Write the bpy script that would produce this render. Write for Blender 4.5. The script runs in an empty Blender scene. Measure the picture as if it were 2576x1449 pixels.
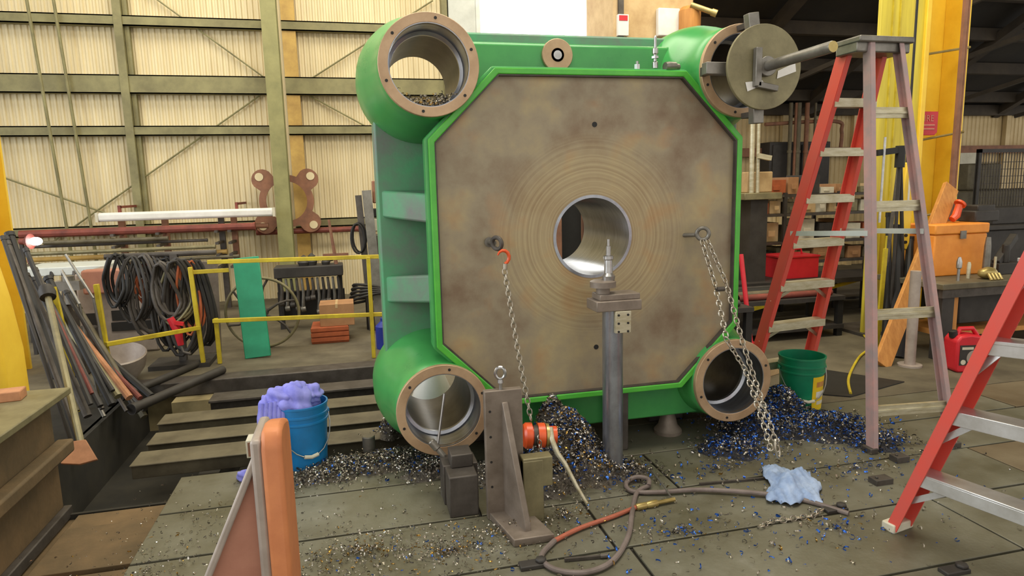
import bpy, bmesh, math, random
from mathutils import Vector, Matrix
random.seed(7)
S = bpy.context.scene
COL = S.collection
R = math.radians
PI = math.pi

# ------------------------------------------------------------------ camera, world, lights
FPX, PITCH, YAW, ROLL, CH = 1650.0, R(8.75), R(13.4), R(1.4), 1.52
cF = Vector((math.sin(YAW)*math.cos(PITCH), math.cos(YAW)*math.cos(PITCH), -math.sin(PITCH)))
cR0 = Vector((math.cos(YAW), -math.sin(YAW), 0))
cU0 = cR0.cross(cF)
cR = math.cos(ROLL)*cR0 - math.sin(ROLL)*cU0
cU = math.sin(ROLL)*cR0 + math.cos(ROLL)*cU0
CP = Vector((0, 0, CH))
cam = bpy.data.objects.new('camera', bpy.data.cameras.new('camera'))
COL.objects.link(cam)
cam.data.sensor_width = 36.0
cam.data.lens = 36.0*FPX/2576.0
cam.data.clip_start = 0.05
cam.data.clip_end = 200
m3 = Matrix((cR, cU, -cF)).transposed()
cam.matrix_world = Matrix.Translation(CP) @ m3.to_4x4()
S.camera = cam

W = bpy.data.worlds.new('world'); S.world = W; W.use_nodes = True
W.node_tree.nodes['Background'].inputs[0].default_value = (1.0, 0.955, 0.88, 1)
W.node_tree.nodes['Background'].inputs[1].default_value = 0.85

def area(name, loc, target, sx, sy, power, color):
    l = bpy.data.lights.new(name, 'AREA'); l.shape = 'RECTANGLE'; l.size = sx; l.size_y = sy
    l.energy = power; l.color = color
    o = bpy.data.objects.new(name, l); COL.objects.link(o); o.location = loc
    d = Vector(target)-Vector(loc)
    o.rotation_euler = d.to_track_quat('-Z', 'Y').to_euler()
    return o
area('roof_light_main', (1.0, 3.0, 6.6), (1.2, 4.5, 0), 5, 2, 260, (1.0, 0.93, 0.78))
area('roof_light_bay', (5.2, 5.2, 5.4), (6.0, 6.5, 0), 3, 2, 210, (1.0, 0.88, 0.62))
area('roof_light_wall', (-1.0, 7.6, 6.6), (-0.8, 9.0, 1.0), 6, 2, 190, (1.0, 0.92, 0.74))
area('left_door_daylight', (-6.5, 3.0, 3.2), (0.5, 3.4, 1.2), 4, 4, 190, (0.80, 0.90, 1.0))
S.view_settings.view_transform = 'Standard'
S.view_settings.look = 'None'
S.view_settings.gamma = 1.0
S.view_settings.use_curve_mapping = False
S.view_settings.exposure = 0.5

# ------------------------------------------------------------------ measuring helpers
def ray(x, y): return cF + cR*((x-1288)/FPX) - cU*((y-724.5)/FPX)
def fl(x, y, z=0.0):
    r = ray(x, y); return CP + r*((z-CH)/r.z)
def at(x, y, Y):
    r = ray(x, y); return CP + r*(Y/r.y)

# ------------------------------------------------------------------ mesh builder
class MB:
    def __init__(s): s.v = []; s.f = []; s.m = []; s.mi = 0
    def add(s, vs, fs):
        b = len(s.v); s.v += [tuple(q) for q in vs]
        s.f += [tuple(b+i for i in q) for q in fs]; s.m += [s.mi]*len(fs); return s
    def box(s, x0, x1, y0, y1, z0, z1):
        vs = [(x, y, z) for z in (z0, z1) for y in (y0, y1) for x in (x0, x1)]
        return s.add(vs, [(0,2,3,1), (4,5,7,6), (0,1,5,4), (2,6,7,3), (0,4,6,2), (1,3,7,5)])
    def cbox(s, c, sz, rz=0, M=None):
        hx, hy, hz = sz[0]/2, sz[1]/2, sz[2]/2
        T = M if M is not None else Matrix.Translation(Vector(c)) @ Matrix.Rotation(rz, 4, 'Z')
        vs = [T @ Vector((x, y, z)) for z in (-hz, hz) for y in (-hy, hy) for x in (-hx, hx)]
        return s.add(vs, [(0,2,3,1), (4,5,7,6), (0,1,5,4), (2,6,7,3), (0,4,6,2), (1,3,7,5)])
    def bar(s, p0, p1, w, h, up=(0, 0, 1)):
        p0, p1 = Vector(p0), Vector(p1); d = (p1-p0).normalized(); u = Vector(up)
        a = d.cross(u)
        if a.length < 1e-4: a = d.cross(Vector((1, 0, 0)))
        a.normalize(); b = a.cross(d)
        vs = []
        for p in (p0, p1):
            for (i, j) in ((-1,-1), (1,-1), (1,1), (-1,1)): vs.append(p + a*(i*w/2) + b*(j*h/2))
        return s.add(vs, [(0,3,2,1), (4,5,6,7), (0,1,5,4), (1,2,6,5), (2,3,7,6), (3,0,4,7)])
    def tube(s, pts, r, n=10, closed=False):
        pts = [Vector(p) for p in pts]; N = len(pts)
        rs = r if isinstance(r, (list, tuple)) else [r]*N
        vs = []; a = None
        for i, p in enumerate(pts):
            if closed: d = pts[(i+1) % N]-pts[i-1]
            else: d = pts[min(i+1, N-1)]-pts[max(i-1, 0)]
            d.normalize()
            if a is None:
                a = d.cross(Vector((0, 0, 1)))
                if a.length < 1e-3: a = d.cross(Vector((1, 0, 0)))
            a = (a - d*a.dot(d)).normalized(); b = d.cross(a)
            for k in range(n):
                t = 2*PI*k/n; vs.append(p + (a*math.cos(t)+b*math.sin(t))*rs[i])
        fs = []
        for i in range(N if closed else N-1):
            j = (i+1) % N
            for k in range(n):
                l = (k+1) % n; fs.append((i*n+k, i*n+l, j*n+l, j*n+k))
        if not closed: fs += [tuple(range(n-1, -1, -1)), tuple((N-1)*n+k for k in range(n))]
        return s.add(vs, fs)
    def lathe(s, prof, o, ax=(0, 0, 1), n=24, closed=False):
        o = Vector(o); ax = Vector(ax).normalized(); q = ax.to_track_quat('Z', 'Y')
        vs = []
        for (r, t) in prof:
            for k in range(n):
                an = 2*PI*k/n; vs.append(o + q @ Vector((r*math.cos(an), r*math.sin(an), t)))
        L = len(prof); fs = []
        for i in range(L if closed else L-1):
            j = (i+1) % L
            for k in range(n):
                l = (k+1) % n; fs.append((i*n+k, i*n+l, j*n+l, j*n+k))
        if not closed:
            if prof[0][0] > 1e-6: fs.append(tuple(range(n-1, -1, -1)))
            if prof[-1][0] > 1e-6: fs.append(tuple((L-1)*n+k for k in range(n)))
        return s.add(vs, fs)
    def cyl(s, p0, p1, r, n=16, r2=None):
        p0, p1 = Vector(p0), Vector(p1)
        return s.lathe([(r, 0), (r if r2 is None else r2, (p1-p0).length)], p0, p1-p0, n)
    def torus(s, c, ax, Rr, r, n=24, m=8, sx=1.0):
        q = Vector(ax).normalized().to_track_quat('Z', 'Y'); c = Vector(c)
        pts = [c + q @ Vector((Rr*sx*math.cos(2*PI*k/n), Rr*math.sin(2*PI*k/n), 0)) for k in range(n)]
        return s.tube(pts, r, m, closed=True)
    def prism(s, poly, o, ea, eb, ec):
        # polygon in the (ea, eb) plane pushed along ec
        o, ea, eb, ec = Vector(o), Vector(ea), Vector(eb), Vector(ec); n = len(poly)
        vs = [o+ea*a+eb*b for a, b in poly] + [o+ea*a+eb*b+ec for a, b in poly]
        fs = [tuple(range(n-1, -1, -1)), tuple(range(n, 2*n))]
        fs += [(i, (i+1) % n, n+(i+1) % n, n+i) for i in range(n)]
        return s.add(vs, fs)
    def ring(s, outer, inner, y0, y1, m_in=None):
        # matched outer/inner loops in XZ, thick in Y
        n = len(outer)
        vs = [(a, y0, b) for a, b in outer]+[(a, y0, b) for a, b in inner]+[(a, y1, b) for a, b in outer]+[(a, y1, b) for a, b in inner]
        fs = []
        for i in range(n):
            j = (i+1) % n
            fs += [(i, j, n+j, n+i), (2*n+i, 3*n+i, 3*n+j, 2*n+j), (i, 2*n+i, 2*n+j, j), (n+i, n+j, 3*n+j, 3*n+i)]
        return s.add(vs, fs)
    def blob(s, c, rad, n=3, jit=0.15, seed=0):
        bm = bmesh.new(); bmesh.ops.create_icosphere(bm, subdivisions=n, radius=1.0)
        rnd = random.Random(seed); ph = [rnd.uniform(0, 6) for _ in range(6)]
        vs = []
        for v in bm.verts:
            p = v.co
            k = 1+jit*(math.sin(3*p.x+ph[0])*math.sin(4*p.y+ph[1])+.6*math.sin(7*p.z+ph[2]+3*p.x)+.4*math.sin(11*p.x+ph[3]+5*p.y))
            vs.append((c[0]+p.x*rad[0]*k, c[1]+p.y*rad[1]*k, c[2]+p.z*rad[2]*k))
        fs = [tuple(v.index for v in f.verts) for f in bm.faces]; bm.free()
        return s.add(vs, fs)

def obj(name, mb, mats, parent=None, org=None, bevel=0.0, smooth=35, fixn=True):
    me = bpy.data.meshes.new(name)
    o0 = Vector((0, 0, 0)) if org is None else Vector(org)
    me.from_pydata([tuple(Vector(v)-o0) for v in mb.v], [], mb.f)
    if not isinstance(mats, (list, tuple)): mats = [mats]
    for m in mats: me.materials.append(m)
    if any(mb.m): me.polygons.foreach_set('material_index', mb.m)
    if fixn:
        bm = bmesh.new(); bm.from_mesh(me); bmesh.ops.recalc_face_normals(bm, faces=bm.faces); bm.to_mesh(me); bm.free()
    if smooth:
        me.polygons.foreach_set('use_smooth', [True]*len(me.polygons)); me.set_sharp_from_angle(angle=R(smooth))
    o = bpy.data.objects.new(name, me); COL.objects.link(o)
    if parent is not None: o.parent = parent
    elif org is not None: o.location = o0
    if bevel:
        b = o.modifiers.new('bevel', 'BEVEL'); b.width = bevel; b.segments = 2; b.limit_method = 'ANGLE'
    return o
def tag(o, label, cat, group=None):
    o['label'] = label; o['category'] = cat
    if group: o['group'] = group
    return o
def thing(name, label, cat, loc=(0, 0, 0), rz=0, group=None):
    o = bpy.data.objects.new(name, None); COL.objects.link(o); o.empty_display_size = .1
    o.location = loc; o.rotation_euler = (0, 0, rz); return tag(o, label, cat, group)
def root(o):
    while o.parent: o = o.parent
    return o
def part(name, mb, mat, parent, bevel=0.0, smooth=35, label=None):
    # mesh given in world coordinates; the thing's own origin is taken off
    o = obj(name, mb, mat, parent, org=root(parent).location, bevel=bevel, smooth=smooth)
    if label: o['label'] = label
    return o
def lpart(name, mb, mat, parent, bevel=0.0, smooth=35, label=None):
    o = obj(name, mb, mat, parent, bevel=bevel, smooth=smooth)
    if label: o['label'] = label
    return o
def struct(name, mb, mat, parent=None, bevel=0.0, smooth=35):
    o = obj(name, mb, mat, parent, bevel=bevel, smooth=smooth)
    if parent is None: o['kind'] = 'structure'
    return o
def single(name, label, cat, mb, mat, base, group=None, bevel=0.0, smooth=35):
    return tag(obj(name, mb, mat, None, org=base, bevel=bevel, smooth=smooth), label, cat, group)
def copy_tree(o, parent=None):
    c = o.copy(); COL.objects.link(c); c.parent = parent
    for ch in list(o.children): copy_tree(ch, c)
    return c
def mesh_copy(o, name=None, parent=None):
    c = o.copy(); COL.objects.link(c); c.parent = parent; return c

# ------------------------------------------------------------------ materials
def lin(c):
    return tuple(((x/255)/12.92 if x/255 <= .04045 else ((x/255+.055)/1.055)**2.4) for x in c)+(1,)
def mat(name, c, rough=.6, metal=0.0, c2=None, scale=6.0, mix=.5, bump=0.0, bscale=40, emit=None, spec=None, c3=None, stretch=None, rvar=0.0):
    m = bpy.data.materials.new(name); m.use_nodes = True
    nt = m.node_tree; b = nt.nodes['Principled BSDF']
    b.inputs['Base Color'].default_value = lin(c); b.inputs['Roughness'].default_value = rough
    b.inputs['Metallic'].default_value = metal
    if spec is not None: b.inputs['Specular IOR Level'].default_value = spec
    if c2 is None: c2 = tuple(max(0, x*.82) for x in c)
    tc = nt.nodes.new('ShaderNodeTexCoord'); mp = nt.nodes.new('ShaderNodeMapping')
    nt.links.new(tc.outputs['Object'], mp.inputs[0])
    if stretch: mp.inputs['Scale'].default_value = stretch
    n = nt.nodes.new('ShaderNodeTexNoise'); n.inputs['Scale'].default_value = scale
    n.inputs['Detail'].default_value = 7; n.inputs['Roughness'].default_value = .65
    nt.links.new(mp.outputs[0], n.inputs['Vector'])
    cr = nt.nodes.new('ShaderNodeValToRGB'); e = cr.color_ramp.elements
    w = .22*(1.2-mix)
    e[0].position = .5-w; e[0].color = lin(c2); e[1].position = .5+w; e[1].color = lin(c)
    if c3 is not None:
        k = cr.color_ramp.elements.new(.62+w); k.color = lin(c3)
    nt.links.new(n.outputs['Fac'], cr.inputs[0]); nt.links.new(cr.outputs[0], b.inputs['Base Color'])
    if rvar:
        mr = nt.nodes.new('ShaderNodeMapRange'); mr.inputs[3].default_value = max(0.05, rough-rvar); mr.inputs[4].default_value = min(1, rough+rvar)
        nt.links.new(n.outputs['Fac'], mr.inputs[0]); nt.links.new(mr.outputs[0], b.inputs['Roughness'])
    if bump:
        n2 = nt.nodes.new('ShaderNodeTexNoise'); n2.inputs['Scale'].default_value = bscale; n2.inputs['Detail'].default_value = 4
        nt.links.new(mp.outputs[0], n2.inputs['Vector'])
        bp = nt.nodes.new('ShaderNodeBump'); bp.inputs['Strength'].default_value = bump; bp.inputs['Distance'].default_value = .01
        nt.links.new(n2.outputs['Fac'], bp.inputs['Height']); nt.links.new(bp.outputs[0], b.inputs['Normal'])
    if emit:
        b.inputs['Emission Color'].default_value = lin(emit[0]); b.inputs['Emission Strength'].default_value = emit[1]
    return m
M = {}
M['wall'] = mat('cream_siding', (222, 208, 170), .55, c2=(204, 188, 148), scale=1.2, stretch=(3, 1, .5))
M['wall2'] = mat('tan_siding', (214, 192, 146), .6, c2=(190, 166, 118), scale=1.5)
M['girt'] = mat('olive_girt', (140, 134, 92), .6, c2=(112, 106, 72), scale=4)
M['column'] = mat('olive_column', (150, 146, 96), .55, c2=(124, 122, 78), scale=3)
M['post'] = mat('ochre_shadow_and_pipe', (206, 170, 92), .6, c2=(168, 134, 72), scale=3)
M['floor'] = mat('floor_steel', (116, 114, 98), .5, .25, c2=(92, 88, 68), scale=2.2, mix=.6, bump=.12, bscale=60, c3=(136, 134, 122), rvar=.15)
M['floorbrown'] = mat('floor_rusty', (118, 106, 84), .6, .15, c2=(96, 82, 60), scale=2.0, mix=.5, bump=.12, bscale=50)
M['slab'] = mat('slab_concrete', (104, 96, 76), .8, c2=(78, 70, 54), scale=2.5, bump=.2)
M['seam'] = mat('seam_dirt', (46, 42, 34), .9, scale=12)
M['boards'] = mat('board_brown', (122, 98, 66), .75, c2=(84, 70, 46), scale=3, mix=.4, bump=.2)
M['boardpink'] = mat('board_pink', (196, 138, 98), .75, c2=(150, 104, 72), scale=5)
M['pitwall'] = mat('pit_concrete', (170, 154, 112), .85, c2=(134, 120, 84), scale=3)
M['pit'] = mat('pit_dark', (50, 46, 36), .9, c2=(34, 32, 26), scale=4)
M['beam'] = mat('beam_steel', (112, 104, 82), .6, .2, c2=(84, 76, 58), scale=5)
M['green'] = mat('green_enamel', (74, 162, 84), .3, c2=(62, 144, 76), scale=3, c3=(104, 178, 116), rvar=.1)
M['greenrim'] = mat('green_rim', (88, 186, 62), .28, c2=(72, 168, 58), scale=8)
M['greenworn'] = mat('green_overspray', (78, 160, 110), .5, c2=(112, 116, 110), scale=2.6, mix=.5, c3=(60, 158, 84), bump=.08)
M['ringtan'] = mat('machined_tan', (196, 166, 132), .42, .35, c2=(168, 138, 106), scale=5, rvar=.1)
M['bore'] = mat('bore_steel', (168, 172, 180), .28, .85, c2=(140, 142, 148), scale=8, stretch=(1, 6, 1))
M['boredark'] = mat('bore_dark', (92, 88, 84), .4, .6, c2=(66, 62, 58), scale=6)
M['steel'] = mat('bright_steel', (190, 190, 190), .28, .9, c2=(160, 158, 154), scale=10)
M['steelmid'] = mat('mid_steel', (138, 134, 126), .4, .6, c2=(110, 106, 98), scale=8)
M['iron'] = mat('dark_iron', (92, 86, 80), .55, .4, c2=(68, 62, 56), scale=7, bump=.1)
M['ironlight'] = mat('grey_casting', (138, 126, 114), .5, .3, c2=(110, 98, 86), scale=6, bump=.1)
M['ironolive'] = mat('olive_iron', (142, 134, 100), .5, .3, c2=(112, 104, 76), scale=6)
M['chain'] = mat('chain_zinc', (196, 190, 176), .32, .85, c2=(160, 150, 132), scale=20)
M['black'] = mat('black_matte', (34, 32, 30), .6, c2=(24, 22, 20), scale=9)
M['dark'] = mat('dark_grey', (58, 54, 50), .6, c2=(42, 38, 34), scale=6)
M['rust'] = mat('rusty_plate', (150, 104, 78), .75, c2=(120, 84, 66), scale=6)
M['rustred'] = mat('red_oxide', (136, 68, 54), .65, c2=(98, 48, 40), scale=5)
M['bracket'] = mat('bracket_orange', (210, 134, 84), .55, .1, c2=(186, 112, 70), scale=5, rvar=.1)
M['bracketpink'] = mat('bracket_pink', (186, 132, 110), .6, .1, c2=(166, 112, 92), scale=4)
M['bracketgrey'] = mat('bracket_grey', (176, 164, 154), .5, .2, c2=(152, 140, 130), scale=6)
M['yellow'] = mat('crane_yellow', (244, 206, 64), .4, c2=(226, 182, 48), scale=2)
M['yellowdim'] = mat('rail_yellow', (206, 184, 44), .5, c2=(170, 148, 36), scale=6)
M['yellowold'] = mat('olive_yellow', (214, 196, 66), .5, c2=(182, 164, 52), scale=2, stretch=(6, 6, .4))
M['red'] = mat('ladder_red', (224, 82, 68), .4, c2=(208, 92, 82), scale=5, mix=.3, c3=(220, 132, 120))
M['redworn'] = mat('ladder_worn', (190, 146, 140), .55, c2=(150, 138, 138), scale=6, mix=.4, c3=(212, 122, 112))
M['alu'] = mat('aluminium', (206, 200, 176), .42, .55, c2=(176, 166, 134), scale=10, stretch=(1, 1, 4))
M['alubright'] = mat('aluminium_bright', (222, 222, 222), .32, .7, c2=(196, 194, 190), scale=9)
M['bluebucket'] = mat('bucket_blue', (26, 136, 206), .4, c2=(36, 118, 176), scale=4)
M['purple'] = mat('rag_purple', (158, 158, 236), .85, c2=(118, 120, 208), scale=7)
M['bluerag'] = mat('rag_blue', (164, 182, 210), .9, c2=(120, 142, 178), scale=9)
M['greenbucket'] = mat('bucket_green', (24, 138, 96), .35, c2=(20, 118, 84), scale=4)
M['label'] = mat('label_yellow', (240, 206, 36), .45, c2=(230, 190, 24), scale=4)
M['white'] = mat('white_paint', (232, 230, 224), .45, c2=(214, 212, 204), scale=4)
M['offwhite'] = mat('off_white', (214, 208, 188), .6, c2=(188, 182, 160), scale=4)
M['greywhite'] = mat('grey_cladding', (206, 210, 204), .6, c2=(188, 192, 186), scale=4)
M['orange'] = mat('orange_paint', (238, 154, 62), .55, c2=(222, 136, 48), scale=6)
M['hoist'] = mat('hoist_orange', (226, 92, 40), .35, c2=(204, 74, 34), scale=9)
M['wood'] = mat('plank_wood', (202, 142, 72), .65, c2=(178, 118, 56), scale=5, stretch=(6, 6, .6))
M['card'] = mat('cardboard', (176, 132, 90), .8, c2=(152, 110, 74), scale=5)
M['cardpale'] = mat('cardboard_pale', (200, 172, 128), .8, c2=(176, 146, 104), scale=5)
M['crate'] = mat('crate_orange', (178, 92, 50), .75, c2=(140, 70, 38), scale=5)
M['teal'] = mat('plank_teal', (46, 160, 120), .5, c2=(38, 140, 104), scale=3)
M['canred'] = mat('can_red', (208, 40, 52), .4, c2=(190, 32, 44), scale=5)
M['hose'] = mat('hose_grey', (124, 112, 106), .55, c2=(98, 86, 80), scale=8)
M['hosered'] = mat('hose_red', (176, 98, 74), .55, c2=(150, 82, 60), scale=8)
M['brass'] = mat('brass', (190, 170, 110), .35, .6, c2=(160, 140, 84), scale=8)
M['blueplastic'] = mat('blue_plastic', (40, 60, 170), .4, scale=5)
M['roof'] = mat('dark_roof', (50, 44, 34), .85, c2=(34, 30, 24), scale=1.5)
M['roofbeam'] = mat('dark_purlin', (66, 56, 42), .8, c2=(48, 40, 30), scale=3)
M['pane'] = mat('daylight_pane', (255, 255, 252), .4, emit=((255, 253, 246), 6.0), scale=2)
M['tubelamp'] = mat('lamp_glow', (255, 255, 255), .4, emit=((255, 246, 250), 14.0), scale=2)
M['chipgrey'] = mat('swarf_grey', (190, 182, 166), .3, .8, c2=(140, 130, 112), scale=30)
M['chipblue'] = mat('swarf_blue', (58, 116, 214), .25, .7, c2=(34, 74, 160), scale=30)
M['chipdark'] = mat('swarf_dark', (112, 106, 98), .4, .7, c2=(74, 70, 66), scale=30)
M['chiplight'] = mat('swarf_silver', (226, 222, 214), .18, .9, scale=30)
M['chipgold'] = mat('swarf_gold', (190, 150, 74), .3, .9, c2=(140, 110, 60), scale=30)
M['moundgrey'] = mat('swarf_bed_grey', (118, 110, 98), .6, .4, c2=(72, 66, 58), scale=45, bump=1.0, bscale=90)
M['moundblue'] = mat('swarf_bed_blue', (58, 62, 76), .6, .4, c2=(34, 32, 32), scale=45, bump=1.0, bscale=90)

# plate face: brown scale with turned rings round the bore
def plate_mat():
    m = bpy.data.materials.new('turned_plate'); m.use_nodes = True
    nt = m.node_tree; b = nt.nodes['Principled BSDF']; N = nt.nodes.new; L = nt.links.new
    b.inputs['Roughness'].default_value = .5; b.inputs['Metallic'].default_value = .25
    tc = N('ShaderNodeTexCoord')
    n1 = N('ShaderNodeTexNoise'); n1.inputs['Scale'].default_value = 2.6; n1.inputs['Detail'].default_value = 8; n1.inputs['Roughness'].default_value = .62
    L(tc.outputs['Object'], n1.inputs['Vector'])
    r1 = N('ShaderNodeValToRGB'); e = r1.color_ramp.elements
    e[0].position = .34; e[0].color = lin((126, 106, 84)); e[1].position = .66; e[1].color = lin((172, 156, 118))
    k = r1.color_ramp.elements.new(.5); k.color = lin((150, 138, 114))
    L(n1.outputs['Fac'], r1.inputs[0])
    sep = N('ShaderNodeSeparateXYZ'); L(tc.outputs['Object'], sep.inputs[0])
    def mt(op, a, bb=None):
        q = N('ShaderNodeMath'); q.operation = op
        for i, x in enumerate((a, bb)):
            if x is None: continue
            if isinstance(x, (int, float)): q.inputs[i].default_value = x
            else: L(x, q.inputs[i])
        return q.outputs[0]
    d = mt('SQRT', mt('ADD', mt('POWER', sep.outputs['X'], 2.0), mt('POWER', sep.outputs['Z'], 2.0)))
    n2 = N('ShaderNodeTexNoise'); n2.inputs['Scale'].default_value = 3.0; L(tc.outputs['Object'], n2.inputs['Vector'])
    dn = mt('ADD', d, mt('MULTIPLY', n2.outputs['Fac'], .02))
    n3 = N('ShaderNodeTexNoise'); n3.noise_dimensions = '1D'; n3.inputs['Scale'].default_value = 70; n3.inputs['Detail'].default_value = 3
    L(dn, n3.inputs['W'])
    band = N('ShaderNodeValToRGB'); e = band.color_ramp.elements
    e[0].position = .36; e[0].color = lin((158, 136, 98)); e[1].position = .62; e[1].color = lin((186, 168, 126))
    L(n3.outputs['Fac'], band.inputs[0])
    mr = N('ShaderNodeMapRange'); mr.inputs[1].default_value = .62; mr.inputs[2].default_value = .36
    mr.inputs[3].default_value = 0; mr.inputs[4].default_value = .6; mr.interpolation_type = 'SMOOTHSTEP'
    L(dn, mr.inputs[0])
    mx = N('ShaderNodeMix'); mx.data_type = 'RGBA'
    L(mr.outputs[0], mx.inputs[0]); L(r1.outputs[0], mx.inputs[6]); L(band.outputs[0], mx.inputs[7])
    n4 = N('ShaderNodeTexNoise'); n4.inputs['Scale'].default_value = 5.0; n4.inputs['Detail'].default_value = 6; L(tc.outputs['Object'], n4.inputs['Vector'])
    rr = N('ShaderNodeMapRange'); rr.inputs[1].default_value = .56; rr.inputs[2].default_value = .72; rr.inputs[3].default_value = 0; rr.inputs[4].default_value = .38
    L(n4.outputs['Fac'], rr.inputs[0])
    m2 = N('ShaderNodeMix'); m2.data_type = 'RGBA'; m2.inputs[7].default_value = lin((168, 116, 68))
    L(rr.outputs[0], m2.inputs[0]); L(mx.outputs[2], m2.inputs[6])
    L(m2.outputs[2], b.inputs['Base Color'])
    bp = N('ShaderNodeBump'); bp.inputs['Strength'].default_value = .08; bp.inputs['Distance'].default_value = .01
    L(n4.outputs['Fac'], bp.inputs['Height']); L(bp.outputs[0], b.inputs['Normal'])
    return m
M['plate'] = plate_mat()

# ------------------------------------------------------------------ the setting
# floor slabs
def slab(name, x0, x1, y0, y1, z, m, t=.12):
    mb = MB(); mb.box(x0, x1, y0, y1, z-t, z); return struct(name, mb, m)
floor = slab('floor', -1.0, 14, -4, 3.72, -.014, M['seam'])
slab('floor_bay', .55, 14, 3.72, 10.1, 0, M['slab'])
slab('floor_rear', -9, .55, 5.85, 10.1, 0, M['slab'])
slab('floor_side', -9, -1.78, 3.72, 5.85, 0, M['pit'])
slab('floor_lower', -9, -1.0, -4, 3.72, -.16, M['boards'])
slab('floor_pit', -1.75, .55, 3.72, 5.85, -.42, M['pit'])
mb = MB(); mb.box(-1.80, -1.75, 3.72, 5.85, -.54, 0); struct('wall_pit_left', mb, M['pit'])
mb = MB(); mb.box(-2.05, .55, 5.80, 5.85, -.42, -.12); struct('wall_pit_rear', mb, M['pitwall'])
mb = MB(); mb.box(-2.05, .55, 5.70, 5.90, -.12, .004); struct('trim_1', mb, M['iron'], bevel=.01)
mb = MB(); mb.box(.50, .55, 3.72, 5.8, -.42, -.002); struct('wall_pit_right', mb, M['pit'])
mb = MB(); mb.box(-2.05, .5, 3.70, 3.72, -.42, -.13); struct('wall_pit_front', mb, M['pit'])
mb = MB(); mb.box(-1.5, -1.2, 5.55, 5.8, -.42, -.12); struct('trim_2', mb, M['pitwall'])
# floor plates, one object each
xs_cut = {0: [-1.0, .5, 1.52, 2.9, 4.6, 7, 10], 1: [-1.0, 1.06, 2.6, 4.2, 7, 10], 2: [-1.0, 1.0, 3.3, 5.2, 8]}
ys = [-.2, .62, 1.06, 1.50, 1.94, 2.40, 2.84, 3.28, 3.72]
for i in range(len(ys)-1):
    xs = xs_cut[i % 3]
    for j in range(len(xs)-1):
        mb = MB(); g = .007
        mb.box(xs[j]+g, xs[j+1]-g, ys[i]+g, ys[i+1]-g, -.013, random.uniform(-.001, .002))
        struct('floor_plate', mb, M['floor'] if xs[j] < 3.2 else M['floorbrown'], parent=floor, bevel=.003)
# left boards on the lower floor
k = 0
for (y0, y1, x0, x1, mm) in [(1.6, 2.3, -1.5, -1.02, 'boards'), (2.3, 2.62, -1.42, -1.02, 'boardpink'), (2.62, 2.8, -1.4, -1.02, 'boards'), (2.8, 3.05, -1.5, -1.28, 'boardpink'),
                             (2.8, 3.05, -1.27, -1.02, 'boards'), (3.06, 3.5, -1.48, -1.02, 'boards'), (3.5, 3.7, -1.5, -1.02, 'boards')]:
    mb = MB(); mb.box(x0, x1-.01, y0+.006, y1-.006, -.16, -.135+.012*(k % 3)); k += 1
    struct('floor_board', mb, M[mm], parent=bpy.data.objects['floor_lower'], bevel=.003)
# corrugated back wall
def corrugated(name, x0, x1, y, z0, z1, pitch, dep, m):
    mb = MB(); n = int((x1-x0)/pitch); vs = []; fs = []
    for i in range(n):
        x = x0+i*pitch
        for dx, dy in ((0, 0), (.34*pitch, 0), (.5*pitch, -dep), (.84*pitch, -dep)):
            vs += [(x+dx, y+dy, z0), (x+dx, y+dy, z1)]
    for i in range(len(vs)//2-1): fs.append((2*i, 2*i+2, 2*i+3, 2*i+1))
    mb.add(vs, fs); return obj(name, mb, m, smooth=0)
w = corrugated('wall_back', -9, 5.4, 10.0, 0, 7, .074, .018, M['wall']); w['kind'] = 'structure'
w = corrugated('wall_bay', 5.4, 16, 10.0, 0, 3.4, .09, .014, M['wall2']); w['kind'] = 'structure'
tn = [3]
def trim(mb, m, bevel=0.0):
    o = struct('trim_%d' % tn[0], mb, m, bevel=bevel); tn[0] += 1; return o
def channel(x0, x1, z, h, y=9.86):
    mb = MB(); mb.box(x0, x1, y, y+.02, z-h/2, z+h/2); mb.box(x0, x1, y, y+.12, z-h/2, z-h/2+.015); mb.box(x0, x1, y, y+.12, z+h/2-.015, z+h/2); return mb
for z, h in ((3.78, .13), (2.98, .24), (2.38, .13), (4.75, .14), (1.08, .12)):
    trim(channel(-9, -1.05, z, h), M['girt']); trim(channel(-.8, 1.4, z, h), M['girt'])
def hcol(x, y0, y1, wd, z1, m):
    mb = MB(); mb.box(x-wd/2, x+wd/2, y0, y0+.02, 0, z1); mb.box(x-wd/2, x+wd/2, y1-.02, y1, 0, z1); mb.box(x-.01, x+.01, y0+.02, y1-.02, 0, z1); return mb
trim(hcol(-.91, 9.38, 9.60, .19, 7, M['column']), M['column'])
mb = MB(); mb.box(-.80, -.62, 9.88, 9.97, 0, 7); trim(mb, M['post'])  # warm shadow band right of the column, built as an ochre strip
mb = MB(); mb.box(-2.86, -2.76, 9.84, 9.96, 0, 7); mb.box(-2.755, -2.70, 9.9, 9.97, 0, 7); trim(mb, M['girt'])
mb = MB(); mb.tube([(-3.85, 9.6, 7), (-3.55, 9.6, 0)], .02, 8); trim(mb, M['girt'])
mb = MB(); mb.tube([(-3.62, 9.8, 7), (-3.34, 9.8, 0)], .02, 8); trim(mb, M['girt'])
def rod(p, q, r=.012): mb = MB(); mb.tube([p, q], r, 6); return trim(mb, M['girt'])
rod((-2.7, 9.93, 4.35), (-.98, 9.93, 3.02)); rod((-3.9, 9.93, .95), (-1.02, 9.93, 2.95)); rod((-.6, 9.93, 3.0), (1.3, 9.93, 4.2)); rod((-.6, 9.93, 2.92), (1.2, 9.93, 1.9)); rod((-4.6, 9.93, 1.9), (-3.0, 9.93, 1.2))
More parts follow.
